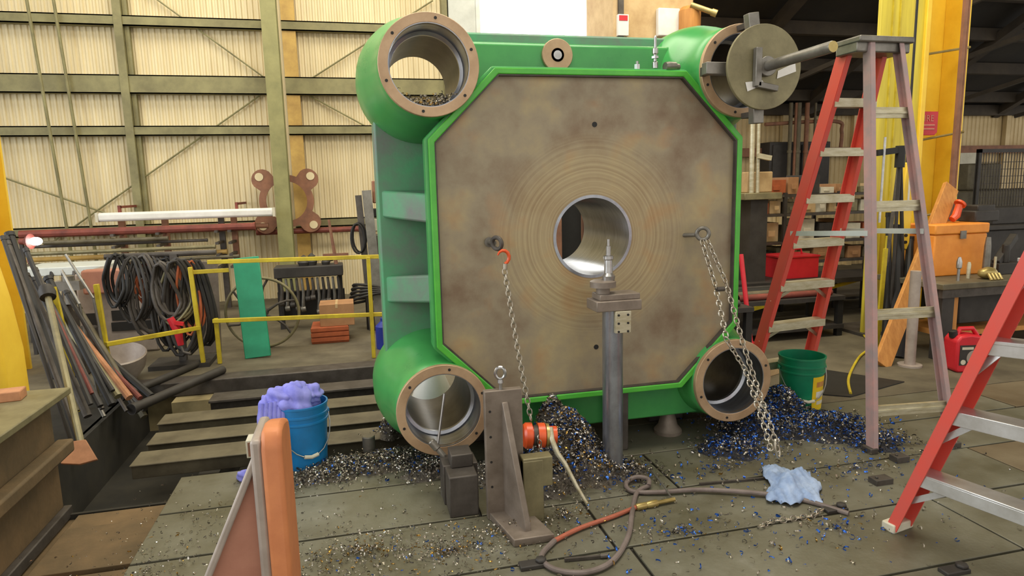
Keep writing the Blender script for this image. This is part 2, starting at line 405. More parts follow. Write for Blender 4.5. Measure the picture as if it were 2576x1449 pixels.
# upper window behind the platen
mb = MB(); mb.box(1.96, 3.62, 9.90, 9.93, 2.7, 5.2); win = struct('window_1', mb, M['pane'])
mb = MB(); mb.box(1.90, 1.96, 9.80, 9.96, 2.64, 5.26); mb.box(3.62, 3.70, 9.80, 9.96, 2.64, 5.26); mb.box(1.90, 3.70, 9.80, 9.96, 2.6, 2.7); mb.box(1.90, 3.70, 9.80, 9.96, 5.2, 5.28)
struct('window_frame', mb, M['white'], parent=win)
mb = MB(); mb.box(1.50, 1.90, 9.82, 9.95, 0, 5.4); trim(mb, M['greywhite'], bevel=.01)
mb = MB(); mb.box(1.40, 1.48, 9.80, 9.95, 0, 5.4); trim(mb, M['girt'])
mb = MB(); mb.box(3.72, 4.06, 9.86, 9.96, 0, 5.4); trim(mb, M['offwhite'], bevel=.01)
mb = MB(); mb.box(4.08, 4.16, 9.84, 9.96, 0, 5.4); trim(mb, M['column'])
mb = MB(); mb.prism([(0, 0), (.16, .02), (.2, .5), (.08, 1.1), (-.02, .6)], (3.8, 9.74, 3.55), (1, 0, 0), (0, 0, 1), (0, .1, 0))
single('canvas_sheet', 'pale canvas sheet hanging beside the bright window', 'sheet', mb, M['cardpale'], (3.8, 9.74, 3.55), bevel=.02)
# roofs
mb = MB(); mb.add([(4.3, 10.05, 2.75), (16, 10.05, 2.75), (16, 3.2, 6.0), (4.3, 3.2, 6.0), (4.3, 10.05, 2.85), (16, 10.05, 2.85), (16, 3.2, 6.1), (4.3, 3.2, 6.1)], [(0,1,2,3), (7,6,5,4), (0,4,5,1), (1,5,6,2), (2,6,7,3), (3,7,4,0)])
roofb = struct('ceiling_bay', mb, M['roof'])
for i in range(9):
    Y = 9.6-i*.72; z = 2.75+(10.05-Y)*.4745
    mb = MB(); mb.box(4.3, 16, Y-.05, Y+.05, z-.17, z+.0); struct('purlin', mb, M['roofbeam'], parent=roofb)
for i, x in enumerate((5.6, 7.4, 9.4, 11.6)):
    mb = MB(); mb.bar((x, 10.0, 2.62), (x, 3.3, 5.80), .14, .12); mb.bar((x, 9.6, 2.55), (x+1.6, 5.2, 3.7), .06, .06); mb.bar((x, 6.2, 4.4), (x+2.4, 6.4, 3.6), .06, .06)
    struct('rafter', mb, M['roofbeam'], parent=roofb)
mb = MB(); mb.box(-9, 16, -1.5, 10.1, 7, 7.1); struct('ceiling', mb, M['roof'])
mb = MB(); mb.box(5.2, 16, 9.86, 9.98, 2.60, 2.78); trim(mb, M['roofbeam'])
mb = MB(); mb.box(5.2, 16, 9.84, 9.98, 1.92, 2.06); trim(mb, M['rust'])
for x in (7.1, 8.5, 10.2, 11.8, 13.4):
    mb = MB(); mb.box(x, x+.10, 9.9, 9.98, 0, 2.75); trim(mb, M['wall2'])

# ------------------------------------------------------------------ the press platen
PX, PZ, PY = 1.25, 1.245, 3.30
def octo(hx, hz, c, cx=PX, cz=PZ-.01):
    return [(cx-hx+c, cz-hz), (cx+hx-c, cz-hz), (cx+hx, cz-hz+c), (cx+hx, cz+hz-c), (cx+hx-c, cz+hz), (cx-hx+c, cz+hz), (cx-hx, cz+hz-c), (cx-hx, cz-hz+c)]
def oct_at(poly, ang):
    d = (math.cos(ang), math.sin(ang)); best = None
    for i in range(8):
        a, b = poly[i], poly[(i+1) % 8]
        ax, az = a[0]-PX, a[1]-PZ; ex, ez = b[0]-a[0], b[1]-a[1]
        den = d[0]*ez-d[1]*ex
        if abs(den) < 1e-9: continue
        t = (ax*ez-az*ex)/den; u = (ax*d[1]-az*d[0])/den
        if t > 0 and -1e-6 <= u <= 1+1e-6 and (best is None or t < best): best = t
    return (PX+d[0]*best, PZ+d[1]*best)
press = thing('press_platen', 'huge green cast press platen with corner bores and brown octagonal face', 'machine part', (PX, PY, .08))
o_out = octo(.868, .873, .345); o_in = octo(.838, .843, .332)
angs = sorted(set([2*PI*k/96 for k in range(96)]+[math.atan2(p[1]-PZ, p[0]-PX) % (2*PI) for p in o_in]))
BR = .212
angs2 = sorted(set([2*PI*k/240 for k in range(240)]+[math.atan2(1.13*j, 1.113*i) % (2*PI) for i in (-1, 1) for j in (-1, 1)]))
circ = lambda r: [(PX+r*math.cos(a), PZ+r*math.sin(a)) for a in angs]
# face plate: own origin at the bore so that its turned rings centre there
mb = MB(); mb.ring([oct_at(octo(.838, .843, .332), a) for a in angs], circ(BR), PY+.035, PY+.10)
fp = obj('face_plate', mb, M['plate'], press, org=(PX, PY, PZ), smooth=20); fp.location = (0, 0, PZ-.08); fp['label'] = 'brown turned steel face plate'
mb = MB(); mb.ring(o_out, o_in, PY, PY+.13); part('front_rim', mb, M['greenrim'], press, bevel=.005, smooth=0)
mb = MB(); mb.ring(octo(.839, .844, .3325), octo(.831, .836, .329), PY+.006, PY+.036); part('recess_wall', mb, M['iron'], press, smooth=0)
mb = MB(); mb.ring(octo(.885, .885, .352), o_in, PY+.025, PY+.13); part('front_flange', mb, M['green'], press, bevel=.01, smooth=0)
mb = MB(); mb.ring([oct_at(octo(.74, .74, .30), a) for a in angs], circ(BR), PY+.10, PY+.50); part('core', mb, M['greenworn'], press, smooth=20)
RPY = PY+.45
mb = MB()
rp = octo(1.113, 1.13, .30, PX, PZ)
def notched(a):
    x, z = oct_at(rp, a); dx, dz = math.cos(a), math.sin(a); t = math.hypot(x-PX, z-PZ)
    for bx, bz in ((.397, .383), (.397, 2.107), (2.078, .383), (2.078, 2.107)):
        ox, oz = bx-PX, bz-PZ; b_ = ox*dx+oz*dz; c_ = ox*ox+oz*oz-.25**2; D = b_*b_-c_
        if b_ > 0 and D > 0: t = min(t, b_-math.sqrt(D))
    return (PX+dx*t, PZ+dz*t)
mb.ring([notched(a) for a in angs2], [(PX+BR*math.cos(a), PZ+BR*math.sin(a)) for a in angs2], RPY, PY+.75); part('rear_plate', mb, M['greenworn'], press, bevel=.012, smooth=20)
# bore liner
mb = MB(); mb.lathe([(BR+.012, -.001), (BR-.004, -.001), (BR-.004, .72), (BR+.012, .72)], (PX, PY+.034, PZ), (0, 1, 0), 64, closed=True); part('bore_liner', mb, M['bore'], press)
# rear cross bar and drive bar seen through the bore
mb = MB(); mb.cyl((1.49, PY+.80, .3), (1.49, PY+.80, 2.2), .034, 16)
for z in (.32, 2.14): mb.box(1.44, 1.54, PY+.74, PY+.84, z, z+.06)
part('rear_bar', mb, M['rust'], press)
mbs = thing('bore_backdrop', 'dark block added behind the central bore', 'machine', (2.1, 5.9, 0))  # added dark mass so the view through the bore stays dark
mb = MB(); mb.box(1.35, 2.95, 5.6, 6.4, 0, .55); part('base', mb, M['dark'], mbs, bevel=.02)
mb = MB(); mb.box(1.45, 2.85, 5.7, 6.3, .55, 1.75); part('body', mb, M['black'], mbs, bevel=.02)
for x in (1.75, 2.05): mb = MB(); mb.box(x, x+.06, 5.62, 5.7, .55, 1.5); part('guide', mb, M['rust'], mbs)
TX0, TX1, TZ0, TZ1 = .397, 2.078, .383, 2.107
def corner(cx, cz, nm):
    mb = MB()
    prof = [(.236, .015), (.243, .025), (.248, .10), (.258, .17), (.278, .25), (.305, .33), (.328, .41), (.340, .50), (.340, .66), (.325, .76), (.20, .76), (.20, .50), (.195, .30), (.195, .015)]
    mb.lathe(prof, (cx, PY-.03, cz), (0, 1, 0), 56, closed=True)
    t = part('corner_boss', mb, M['green'], press, smooth=50)
    mb = MB(); mb.lathe([(.243, 0), (.196, 0), (.192, .004), (.192, .03), (.243, .03)], (cx, PY-.04, cz), (0, 1, 0), 56, closed=True)
    rg = part('flange_ring', mb, M['ringtan'], t, bevel=.003, label='bare machined ring round the bore')
    mb = MB(); mb.lathe([(.196, -.001), (.192, -.001), (.192, .17), (.176, .18), (.176, .20), (.196, .20)], (cx, PY-.038, cz), (0, 1, 0), 56, closed=True)
    part('bore_sleeve', mb, M['bore'], t)
    mb = MB(); mb.lathe([(.2, .0), (.180, .0), (.180, .56), (.2, .56)], (cx, PY+.16, cz), (0, 1, 0), 56, closed=True)
    part('bore_wall', mb, M['boredark'], t)
    for k in range(6):
        a = R(20+60*k); mb = MB()
        mb.cyl((cx+.219*math.cos(a), PY-.0425, cz+.219*math.sin(a)), (cx+.219*math.cos(a), PY-.035, cz+.219*math.sin(a)), .0075, 10); part('bolt_hole', mb, M['black'], t)
for cx, cz in ((TX0, TZ1), (TX0, TZ0), (TX1, TZ1), (TX1, TZ0)): corner(cx, cz, '')
# gusset ribs at the two sides
for sx in (-1, 1):
    for zc, tilt in ((1.42, -.02), (1.00, .035)):
        mb = MB()
        x_in, x_f, x_r = PX+sx*.70, PX+sx*.87, PX+sx*1.10
        h = .075
        vs = []
        for dz in (-h, h):
            vs += [(x_in, PY+.12, zc+dz), (x_f, PY+.12, zc+dz), (x_r, RPY+.02, zc+dz-tilt*1.2), (x_in, RPY+.02, zc+dz-tilt)]
        mb.add(vs, [(0,1,2,3), (7,6,5,4), (0,4,5,1), (1,5,6,2), (2,6,7,3), (3,7,4,0)])
        part('side_rib', mb, M['greenworn'], press, bevel=.012)
# top grease boss, lower web
mb = MB(); bx = at(1403, 138, PY+.30); mb.lathe([(.088, .16), (.088, 0), (.034, 0), (.030, .05), (.030, .155)], bx, (0, 1, 0), 32); bo = part('port_boss', mb, M['ringtan'], press, bevel=.003)
mb = MB(); mb.lathe([(.036, -.002), (.024, -.002), (.022, .1)], bx, (0, 1, 0), 24); part('port_bore', mb, M['steel'], bo)
for px, py in ((1496, 313), (1500, 873)):
    p = at(px, py, PY+.033); mb = MB(); mb.cyl(p, p+Vector((0, .003, 0)), .014, 14); part('tapped_hole', mb, M['black'], press)
mb = MB(); mb.box(PX-.55, PX+.75, PY+.16, RPY+.02, .14, .40); part('lower_web', mb, M['green'], press, bevel=.01)
mb = MB(); mb.box(PX-.6, PX+.6, PY+.32, RPY+.02, 1.9, 2.30); part('upper_web', mb, M['green'], press, bevel=.02)
# nozzle fittings on the top web
f = thing('grease_fitting', 'small bright grease fitting standing on the platen rim', 'fitting', at(1648, 172, PY+.06))
p = f.location.copy(); mb = MB(); mb.lathe([(.016, 0), (.016, .03), (.010, .035), (.010, .07), (.017, .075), (.017, .10), (.008, .105), (.008, .16), (.0, .17)], p, (0, 0, 1), 12); part('stem', mb, M['steel'], f)
mb = MB(); mb.lathe([(.02, 0), (.02, .012), (.0, .012)], p+Vector((0, 0, .05)), (0, 0, 1), 6); part('nut', mb, M['steel'], f)
p = at(1688, 168, PY+.05); mb = MB(); mb.lathe([(0, -.04), (.022, -.04), (.026, -.02), (.026, .025), (.018, .032), (.018, .05), (0, .05)], p, (1, .2, 0), 14)
single('pipe_plug', 'steel pipe plug lying on the green rim beside the fitting', 'plug', mb, M['steelmid'], p)
p = at(1603, 169, PY+.05); mb = MB(); mb.lathe([(.016, -.014), (.016, .014)], p, (0, 0, 1), 6); mb.lathe([(.008, .014), (.008, .03)], p, (0, 0, 1), 8)
single('hex_nut', 'single hex nut resting on the top green rim', 'nut', mb, M['steel'], p)
# jack and blocks carrying it
def jack(x, y, h, label, m):
    j = thing('screw_jack', label, 'jack', (x, y, 0))
    mb = MB(); mb.lathe([(.085, 0), (.085, .02), (.06, .05), (.036, .14), (.026, h-.05), (.026, h-.03)], (x, y, 0), (0, 0, 1), 24); part('base', mb, m, j)
    mb = MB(); mb.lathe([(.016, h-.04), (.016, h-.012), (.032, h-.012), (.032, h)], (x, y, 0), (0, 0, 1), 16); part('screw', mb, M['steelmid'], j)
p = fl(1697, 1100); jack(p.x, p.y+.09, .33, 'flared grey screw jack under the lower right of the platen', M['ironlight'])
for x, y, lab in ((.62, 3.86, 'dark packing block under the left rear of the platen'), (1.9, 3.86, 'dark packing block under the right rear of the platen')):
    mb = MB(); mb.box(x-.12, x+.12, y-.12, y+.12, 0, .125); single('packing_block', lab, 'block', mb, M['iron'], (x, y, 0), bevel=.006)
mb = MB(); mb.box(1.36, 1.47, 3.36, 3.48, 0, .355); single('support_block', 'upright iron block under the platen behind the round post', 'block', mb, M['iron'], (1.41, 3.42, 0), bevel=.006)

# ------------------------------------------------------------------ boring spider at the upper right bore
DX, DZ = TX1+.012, TZ1-.012
sp = thing('boring_spider', 'steel boring fixture with round disc and shaft in the upper right bore', 'fixture', (DX, 3.1, DZ))
mb = MB(); mb.lathe([(.212, 0), (.212, .018), (.03, .018), (.03, 0)], (DX, 3.08, DZ), (0, 1, 0), 56, closed=True); part('disc', mb, M['ironolive'], sp, bevel=.002)
for a, ln in ((R(180), .30), (R(98), .28), (R(0), .245), (R(-88), .275)):
    d = Vector((math.cos(a), 0, math.sin(a))); c = Vector((DX, 3.155, DZ))
    mb = MB(); mb.bar(c+d*.03, c+d*ln, .06, .05, (0, 1, 0)); ar = part('arm', mb, M['steelmid'], sp, bevel=.003)
    mb = MB(); mb.bar(c+d*(ln-.05)+Vector((0, .02, 0)), c+d*(ln-.05)+Vector((0, .105, 0)), .045, .03, d); part('jaw', mb, M['iron'], ar, bevel=.002)
mb = MB(); mb.lathe([(.024, 0), (.026, .006), (.026, .50), (.034, .50), (.034, .53)], (DX, 2.585, DZ), (0, 1, 0), 24); part('shaft', mb, M['steelmid'], sp)
mb = MB(); mb.lathe([(0, -.001), (.024, -.001), (.024, 0)], (DX, 2.585, DZ), (0, 1, 0), 24); part('shaft_end', mb, M['brass'], sp, label='warm bright end of the shaft')
mb = MB(); mb.lathe([(.05, 0), (.05, .03)], (DX, 3.05, DZ), (0, 1, 0), 24); mb.bar((DX-.055, 3.06, DZ+.09), (DX-.055, 3.06, DZ-.10), .035, .03, (0, 1, 0)); mb.bar((DX-.055, 3.06, DZ-.09), (DX+.06, 3.06, DZ-.11), .03, .03, (0, 1, 0)); part('clamp', mb, M['steelmid'], sp, bevel=.003)
for quad in ([(1875, 207), (1917, 202), (1924, 212), (1880, 230)], [(1957, 178), (2000, 158), (2002, 180), (1954, 198)]):  # two thin white quads set on the disc face
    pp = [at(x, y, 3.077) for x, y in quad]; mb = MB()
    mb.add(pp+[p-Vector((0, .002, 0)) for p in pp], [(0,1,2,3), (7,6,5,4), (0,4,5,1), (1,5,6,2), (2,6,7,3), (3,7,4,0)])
    part('white_patch', mb, M['white'], sp, smooth=0)

# ------------------------------------------------------------------ chains
def link_mesh(L=.034, Wd=.022, r=.0034):
    mb = MB(); pts = []
    for k in range(5): a = -PI/2+PI*k/4; pts.append((math.cos(a)*0+Wd/2*math.sin(a), 0, L/2-Wd/2+Wd/2*math.cos(a)))
    for k in range(5): a = PI/2+PI*k/4; pts.append((Wd/2*math.sin(a), 0, -(L/2-Wd/2)+Wd/2*math.cos(a)))
    mb.tube(pts, r, 6, closed=True); return mb
LINK = None
def chain(label, pts, sc=1.0, mat_=None, step=.0272):
    global LINK
    pts = [Vector(p) for p in pts]
    t = thing('chain', label, 'chain', pts[-1])
    # resample
    seg = [(pts[i+1]-pts[i]).length for i in range(len(pts)-1)]; tot = sum(seg); st = step*sc; n = int(tot/st)
    for i in range(n):
        d = (i+.5)*st; k = 0
        while k < len(seg)-1 and d > seg[k]: d -= seg[k]; k += 1
        dr = (pts[k+1]-pts[k]).normalized(); p = pts[k]+dr*d
        if LINK is None:
            o = obj('chain_link', link_mesh(), mat_ or M['chain'], t); LINK = o
        else:
            o = LINK.copy(); COL.objects.link(o); o.parent = t
        q = dr.to_track_quat('Z', 'Y') @ Matrix.Rotation((i % 2)*PI/2+.4, 4, 'Z').to_quaternion()
        o.rotation_mode = 'QUATERNION'; o.rotation_quaternion = q; o.location = p-t.location; o.scale = (sc*1.05,)*3
    return t
# left anchor: eyebolt, hook, chain, lever hoist
EY1 = at(1250, 612, PY-.07)
eb = thing('eyebolt', 'dark steel eyebolt in the left of the platen face', 'eyebolt', EY1)
mb = MB(); mb.torus(EY1, (.75, .6, .1), .030, .011, 24, 10); part('eye', mb, M['iron'], eb)
mb = MB(); mb.cyl(EY1+Vector((-.012, .02, 0)), EY1+Vector((-.02, .105, 0)), .014, 12); mb.lathe([(.026, 0), (.026, .012)], EY1+Vector((-.02, .083, 0)), (0, 1, 0), 16); part('shank', mb, M['steelmid'], eb)
H1 = at(1272, 652, PY-.12)
hk = thing('chain_hook', 'orange chain hook hung in the dark eyebolt', 'hook', H1)
arc = [H1+Vector((.030*math.sin(a)-.012, 0, .034*math.cos(a)+.010)) for a in [R(x) for x in (-70, -40, -10, 20, 50, 80, 110, 140, 165)]]
mb = MB(); mb.tube(arc, [.004, .006, .008, .009, .009, .009, .009, .008, .008], 10); part('hook', mb, M['hoist'], hk)
mb = MB(); mb.cyl(H1+Vector((-.004, 0, -.022)), H1+Vector((-.004, 0, -.050)), .011, 12); part('swivel', mb, M['chain'], hk)
HO = at(1352, 1095, 3.02)
C1 = at(1262, 664, PY-.10); C2 = at(1338, 1068, 3.02)
chain('taut zinc chain from the orange hook down to the orange lever hoist', [H1+Vector((-.008, -.001, -.052)), C1.lerp(C2, .5), C2], 1.0)
ho = thing('lever_hoist', 'orange lever chain hoist hanging behind the grey angle plate', 'hoist', HO)
ax = Vector((1, -.12, -.05)).normalized()
mb = MB(); mb.lathe([(.0, -.075), (.055, -.072), (.065, -.06), (.065, -.03), (.045, -.028), (.045, -.022), (0, -.022)], HO, ax, 28); part('gear_case', mb, M['hoist'], ho)
mb = MB(); mb.lathe([(.05, -.022), (.05, .0)], HO, ax, 28); part('load_sheave', mb, M['iron'], ho)
mb = MB(); mb.lathe([(.0, 0), (.062, .0), (.062, .035), (.05, .04), (0, .04)], HO, ax, 28); part('brake_cover', mb, M['hoist'], ho)
mb = MB(); mb.lathe([(.058, .04), (.058, .055)], HO, ax, 28); part('ratchet', mb, M['brass'], ho)
mb = MB(); mb.lathe([(.0, .056), (.045, .056), (.045, .095), (.0, .1)], HO, ax, 28); part('hand_wheel', mb, M['hoist'], ho)
lv = [at(1385, 1075, 2.99), at(1388, 1105, 2.96), at(1402, 1140, 2.92), at(1420, 1165, 2.90), at(1450, 1222, 2.86), at(1478, 1270, 2.82)]
mb = MB(); mb.tube(lv, [.012, .014, .013, .012, .010, .009], 12); part('lever', mb, M['alu'], ho)
chain('slack chain dangling under the orange lever hoist', [HO+Vector((-.01, -.056, .02)), HO+Vector((.0, -.06, -.06)), HO+Vector((.012, -.055, -.14)), HO+Vector((.05, -.05, -.22)), HO+Vector((.06, -.05, -.235))], .85)
# right anchor
EY2 = at(1768, 588, PY-.06)
e2 = thing('eyebolt', 'bright steel eyebolt in the right of the platen face', 'eyebolt', EY2)
mb = MB(); mb.torus(EY2, (.45, .9, .05), .032, .011, 24, 10); part('eye', mb, M['steelmid'], e2)
mb = MB(); mb.cyl(EY2+Vector((-.03, .02, -.006)), EY2+Vector((-.06, .1, -.012)), .012, 12); part('shank', mb, M['steelmid'], e2)
GR = at(1950, 1165, 2.72)
chain('long zinc chain doubled from the right eyebolt, left strand', [EY2+Vector((-.012, -.01, -.035)), at(1800, 720, 3.16), at(1828, 855, 3.04), at(1875, 930, 2.98), at(1925, 1080, 2.82), GR+Vector((-.02, 0, .05))], 1.05)
chain('long zinc chain doubled from the right eyebolt, right strand', [EY2+Vector((.02, -.01, -.03)), at(1826, 710, 3.15), at(1865, 850, 3.03), at(1900, 960, 2.94), at(1945, 1090, 2.80), GR+Vector((.015, 0, .04))], 1.05)
rg = at(1955, 1128, 2.74); mb = MB(); mb.torus(rg, (.55, -.8, .2), .045, .006, 28, 8, sx=.5)
single('master_link', 'long steel ring at the foot of the right chain', 'ring', mb, M['chain'], rg)
mb = MB(); p = at(1812, 727, 3.14); mb.cyl(p-Vector((.022, 0, 0)), p+Vector((.022, 0, 0)), .013, 12); mb.cyl(p+Vector((-.03, 0, 0)), p+Vector((-.022, 0, 0)), .006, 8)
single('chain_coupling', 'small dark coupling joining the right chain', 'coupling', mb, M['iron'], p)
fp_ = [fl(x, y, .012) for x, y in ((2068, 1280), (2045, 1298), (2010, 1302), (1975, 1308), (1945, 1310), (1918, 1322), (1902, 1328))]
chain('short chain lying slack on the floor beside the blue rag', fp_, .95)

# ------------------------------------------------------------------ machine post with spindle
PP = at(1541, 800, 3.08); bx_, by_ = PP.x, PP.y
ps = thing('machine_post', 'round steel post with clamp plate and spindle before the platen', 'post', (bx_, by_, 0))
def zat(y): return at(1541, y, by_).z
mb = MB(); mb.lathe([(.085, 0), (.085, .02), (.053, .025), (.053, zat(778)), (.0, zat(778))], (bx_, by_, 0), (0, 0, 1), 32); part('column', mb, M['bore'], ps)
z1, z0 = zat(736), zat(776)
mb = MB(); mb.box(bx_-.115, bx_+.125, by_-.08, by_+.07, z0, z1-.03); mb.box(bx_-.09, bx_+.125, by_-.06, by_+.06, z1-.03, z1); part('cross_block', mb, M['ironlight'], ps, bevel=.004)
mb = MB(); mb.box(bx_-.018, bx_+.065, by_-.085, by_-.06, zat(830), z0-.001); pl = part('bolt_plate', mb, M['alu'], ps, bevel=.002)
for i in range(3):
    for sx in (-.002, .048):
        z = z0-.02-i*.042; mb = MB(); mb.cyl((bx_+sx, by_-.088, z), (bx_+sx, by_-.083, z), .006, 10); part('bolt', mb, M['black'], pl)
sx_ = bx_-.052
mb = MB(); mb.lathe([(.035, z1), (.035, zat(722)), (.066, zat(720)), (.066, zat(706)), (.05, zat(703)), (0, zat(703))], (sx_, by_, 0), (0, 0, 1), 28); part('collar', mb, M['ironlight'], ps)
q = zat(703)
mb = MB(); mb.lathe([(.032, q), (.034, q+.02), (.022, q+.035), (.020, q+.10), (.026, q+.105), (.026, q+.12), (.012, q+.125), (.012, q+.17), (.007, q+.172), (.007, q+.205), (0, q+.206)], (sx_+.03, by_, 0), (0, 0, 1), 24); part('spindle', mb, M['steel'], ps)

# ------------------------------------------------------------------ angle plate and blocks in front
A0 = fl(1268, 1298)
ap = thing('angle_plate', 'tall grey iron angle plate with gusset before the platen', 'angle plate', (.61, 2.78, 0))
mb = MB(); mb.box(.525, .70, 2.79, 2.83, .0, .615); vp = part('upright', mb, M['ironlight'], ap, bevel=.004)
mb = MB(); mb.prism([(0, 0), (.175, 0), (.24, -.30), (.06, -.30)], (.525, 2.83, 0), (1, 0, 0), (0, 1, 0), (0, 0, .035)); part('foot', mb, M['ironlight'], ap, bevel=.004)
mb = MB(); mb.prism([(0, .03), (-.22, .03), (-.22, .06), (-.02, .56), (0, .56)], (.600, 2.80, 0), (-.22, 1, 0), (0, 0, 1), (.028, .006, 0)); part('gusset', mb, M['ironlight'], ap, bevel=.004)
for i in range(4):
    for sx in (.548,):
        mb = MB(); mb.cyl((sx, 2.7885, .16+i*.12), (sx, 2.793, .16+i*.12), .006, 10); part('tapped_hole', mb, M['black'], vp)
e = Vector((.605, 2.81, .615))
e3 = thing('eyebolt', 'bright eyebolt standing on top of the grey angle plate', 'eyebolt', e)
mb = MB(); mb.torus(e+Vector((0, 0, .075)), (.3, 1, 0), .027, .0075, 24, 8, sx=.8); part('eye', mb, M['steel'], e3)
mb = MB(); mb.lathe([(.008, -.02), (.008, .03), (.014, .03), (.012, .045)], e, (0, 0, 1), 12); part('shank', mb, M['steel'], e3)
def block(name, label, px0, px1, ybot, h, dep, m):
    a, b = fl(px0, ybot), fl(px1, ybot); y = (a.y+b.y)/2
    mb = MB(); mb.box(a.x, b.x, y, y+dep, 0, h)
    return single(name, label, 'block', mb, m, (a.x, y, 0), bevel=.006)
bk = block('iron_block', 'dark iron cube left of the grey angle plate', 1132, 1208, 1300, .20, .14, M['iron'])
mb = MB(); mb.box(.385, .49, 2.95, 3.07, .20, .265); mb.box(.35, .52, 2.99, 3.13, 0, .20); single('stop_block', 'stepped iron stop block behind the dark cube', 'block', mb, M['iron'], (.44, 3.0, 0), bevel=.005)
mb = MB(); a = fl(1330, 1318); mb.box(a.x-.02, a.x+.075, a.y, a.y+.05, 0, .30); mb.box(a.x-.02, a.x+.12, a.y+.002, a.y+.07, .17, .31)
single('parallel_block', 'olive steel block stood on end right of the angle plate', 'block', mb, M['ironolive'], (a.x, a.y, 0), bevel=.005)
# indicator rod across the lower left bore
p1, p2 = at(1118, 990, 3.16), at(1100, 1128, 3.12)
ir = thing('indicator_rod', 'thin steel rod and clamp across the lower left bore', 'rod', p2)
mb = MB(); mb.cyl(p1, p2, .0065, 8); part('rod', mb, M['steel'], ir)
mb = MB(); mb.lathe([(.016, -.05), (.02, -.045), (.02, .0), (.014, .005), (.014, .05)], p2, (.6, -.25, -.75), 14); part('clamp', mb, M['steelmid'], ir)
mb = MB(); p = at(1100, 1128, 3.12); mb.cyl((p.x+.045, p.y-.02, .02), (p.x+.03, p.y-.015, p.z-.03), .011, 10); mb.lathe([(.04, 0), (.04, .03), (.011, .035)], (p.x+.045, p.y-.02, .0), (0, 0, 1), 18); part('stand', mb, M['steelmid'], ir)
# pin
p = fl(930, 1150); mb = MB(); mb.lathe([(.036, 0), (.036, .125), (.032, .13), (0, .13)], p, (0, 0, 1), 20)
single('steel_pin', 'short upright steel pin left of the lower left bore', 'pin', mb, M['steelmid'], p)
# ------------------------------------------------------------------ foreground bracket
br = thing('angle_bracket', 'rust orange angle bracket with pale edges in the left foreground', 'bracket', (-.30, 1.9, 0))
mb = MB()
prof = [(1.83, .0), (2.07, 0), (2.07, .80), (2.05, .835), (2.00, .852), (1.93, .868), (1.87, .868), (1.845, .85), (1.83, .82)]
mb.prism(prof, (-.285, 0, 0), (0, 1, 0), (0, 0, 1), (.055, 0, 0)); part('upright', mb, M['bracket'], br, bevel=.012)
mb = MB(); mb.prism([(0, .0), (-.37, .0), (-.37, .03), (-.03, .78), (0, .78)], (-.275, 1.885, 0), (1, 0, 0), (0, 0, 1), (0, .03, 0)); gs = part('gusset', mb, M['bracketpink'], br, bevel=.004)
mb = MB(); mb.bar((-.650, 1.90, .03), (-.300, 1.90, .80), .085, .02, (-.6, 0, .3)); part('gusset_flange', mb, M['bracketgrey'], gs, bevel=.006)
mb = MB(); mb.box(-.315, -.284, 1.845, 2.06, .0, .845); part('back_edge', mb, M['bracketgrey'], br, bevel=.01)
mb = MB(); mb.box(-.70, -.23, 1.80, 2.10, 0, .035); part('foot', mb, M['bracketpink'], br, bevel=.006)
mb = MB(); mb.lathe([(.012, 0), (.012, .014), (0, .014)], (-.32, 1.875, .20), (0, -1, 0), 6); part('bolt', mb, M['steel'], br)

# ------------------------------------------------------------------ buckets
def bucket(name, label, p, m, r=.148, h=.37, rz=0, tag_label=False):
    b = thing(name, label, 'bucket', p, rz)
    prof = [(.0, .0), (r*.86, 0), (r*.87, .01), (r*.96, h*.72), (r*1.01, h*.72), (r*1.01, h*.75), (r*.97, h*.755), (r*.98, h*.83), (r*1.02, h*.83), (r*1.02, h*.86), (r*.985, h*.865), (r, h*.97), (r*1.03, h*.97), (r*1.03, h), (r*.97, h), (r*.84, .012), (0, .012)]
    mb = MB(); mb.lathe(prof, (0, 0, 0), (0, 0, 1), 40); lpart('body', mb, m, b, smooth=40)
    pts = []
    for k in range(13):
        a = PI*k/12; pts.append((r*1.04*math.cos(a), -r*1.02*math.sin(a)*.92-.01, h*.78-.20*math.sin(a)))
    mb = MB(); mb.tube(pts, .0035, 6); hd = lpart('handle', mb, M['steel'], b)
    mb = MB(); mb.tube([pts[5], pts[6], pts[7]], .011, 8); lpart('grip', mb, M['offwhite'], hd)
    for s in (-1, 1):
        mb = MB(); mb.lathe([(.016, 0), (.016, .014)], (s*r*.98, 0, h*.78), (s, 0, 0), 12); lpart('ear', mb, m, b)
    return b
bb = bucket('bucket', 'bright blue plastic bucket stuffed with purple rags', fl(768, 1163), M['bluebucket'], .142, .36, R(20))
# rag mass spilling over the blue bucket
bp = bb.location
mb = MB(); mb.blob((bp.x-.03, bp.y, .37), (.13, .13, .095), 4, .13, 3)
mb.blob((bp.x-.165, bp.y-.04, .315), (.06, .10, .125), 4, .12, 5); mb.blob((bp.x-.10, bp.y-.02, .405), (.09, .09, .06), 4, .15, 15); mb.blob((bp.x+.05, bp.y+.01, .40), (.07, .09, .05), 4, .16, 17); mb.blob((bp.x-.02, bp.y-.02, .43), (.065, .06, .05), 4, .14, 9)
for k in range(7):
    x = bp.x-.19+.022*k; mb.tube([(x, bp.y-.11+.006*k, .40), (x-.006, bp.y-.15+.008*k, .33), (x-.008, bp.y-.155+.008*k, .24+.01*(k % 3))], [.016, .015, .011], 8)
single('rag_heap', 'purple blue shop rags spilling out of the blue bucket', 'rags', mb, M['purple'], (bp.x, bp.y, .36), smooth=80)
p = fl(618, 1205); mb = MB(); mb.blob((p.x, p.y, .022), (.045, .04, .03), 3, .2, 11); single('rag_scrap', 'small purple rag scrap on the floor beside the rusty bracket', 'rag', mb, M['purple'], p, smooth=80)
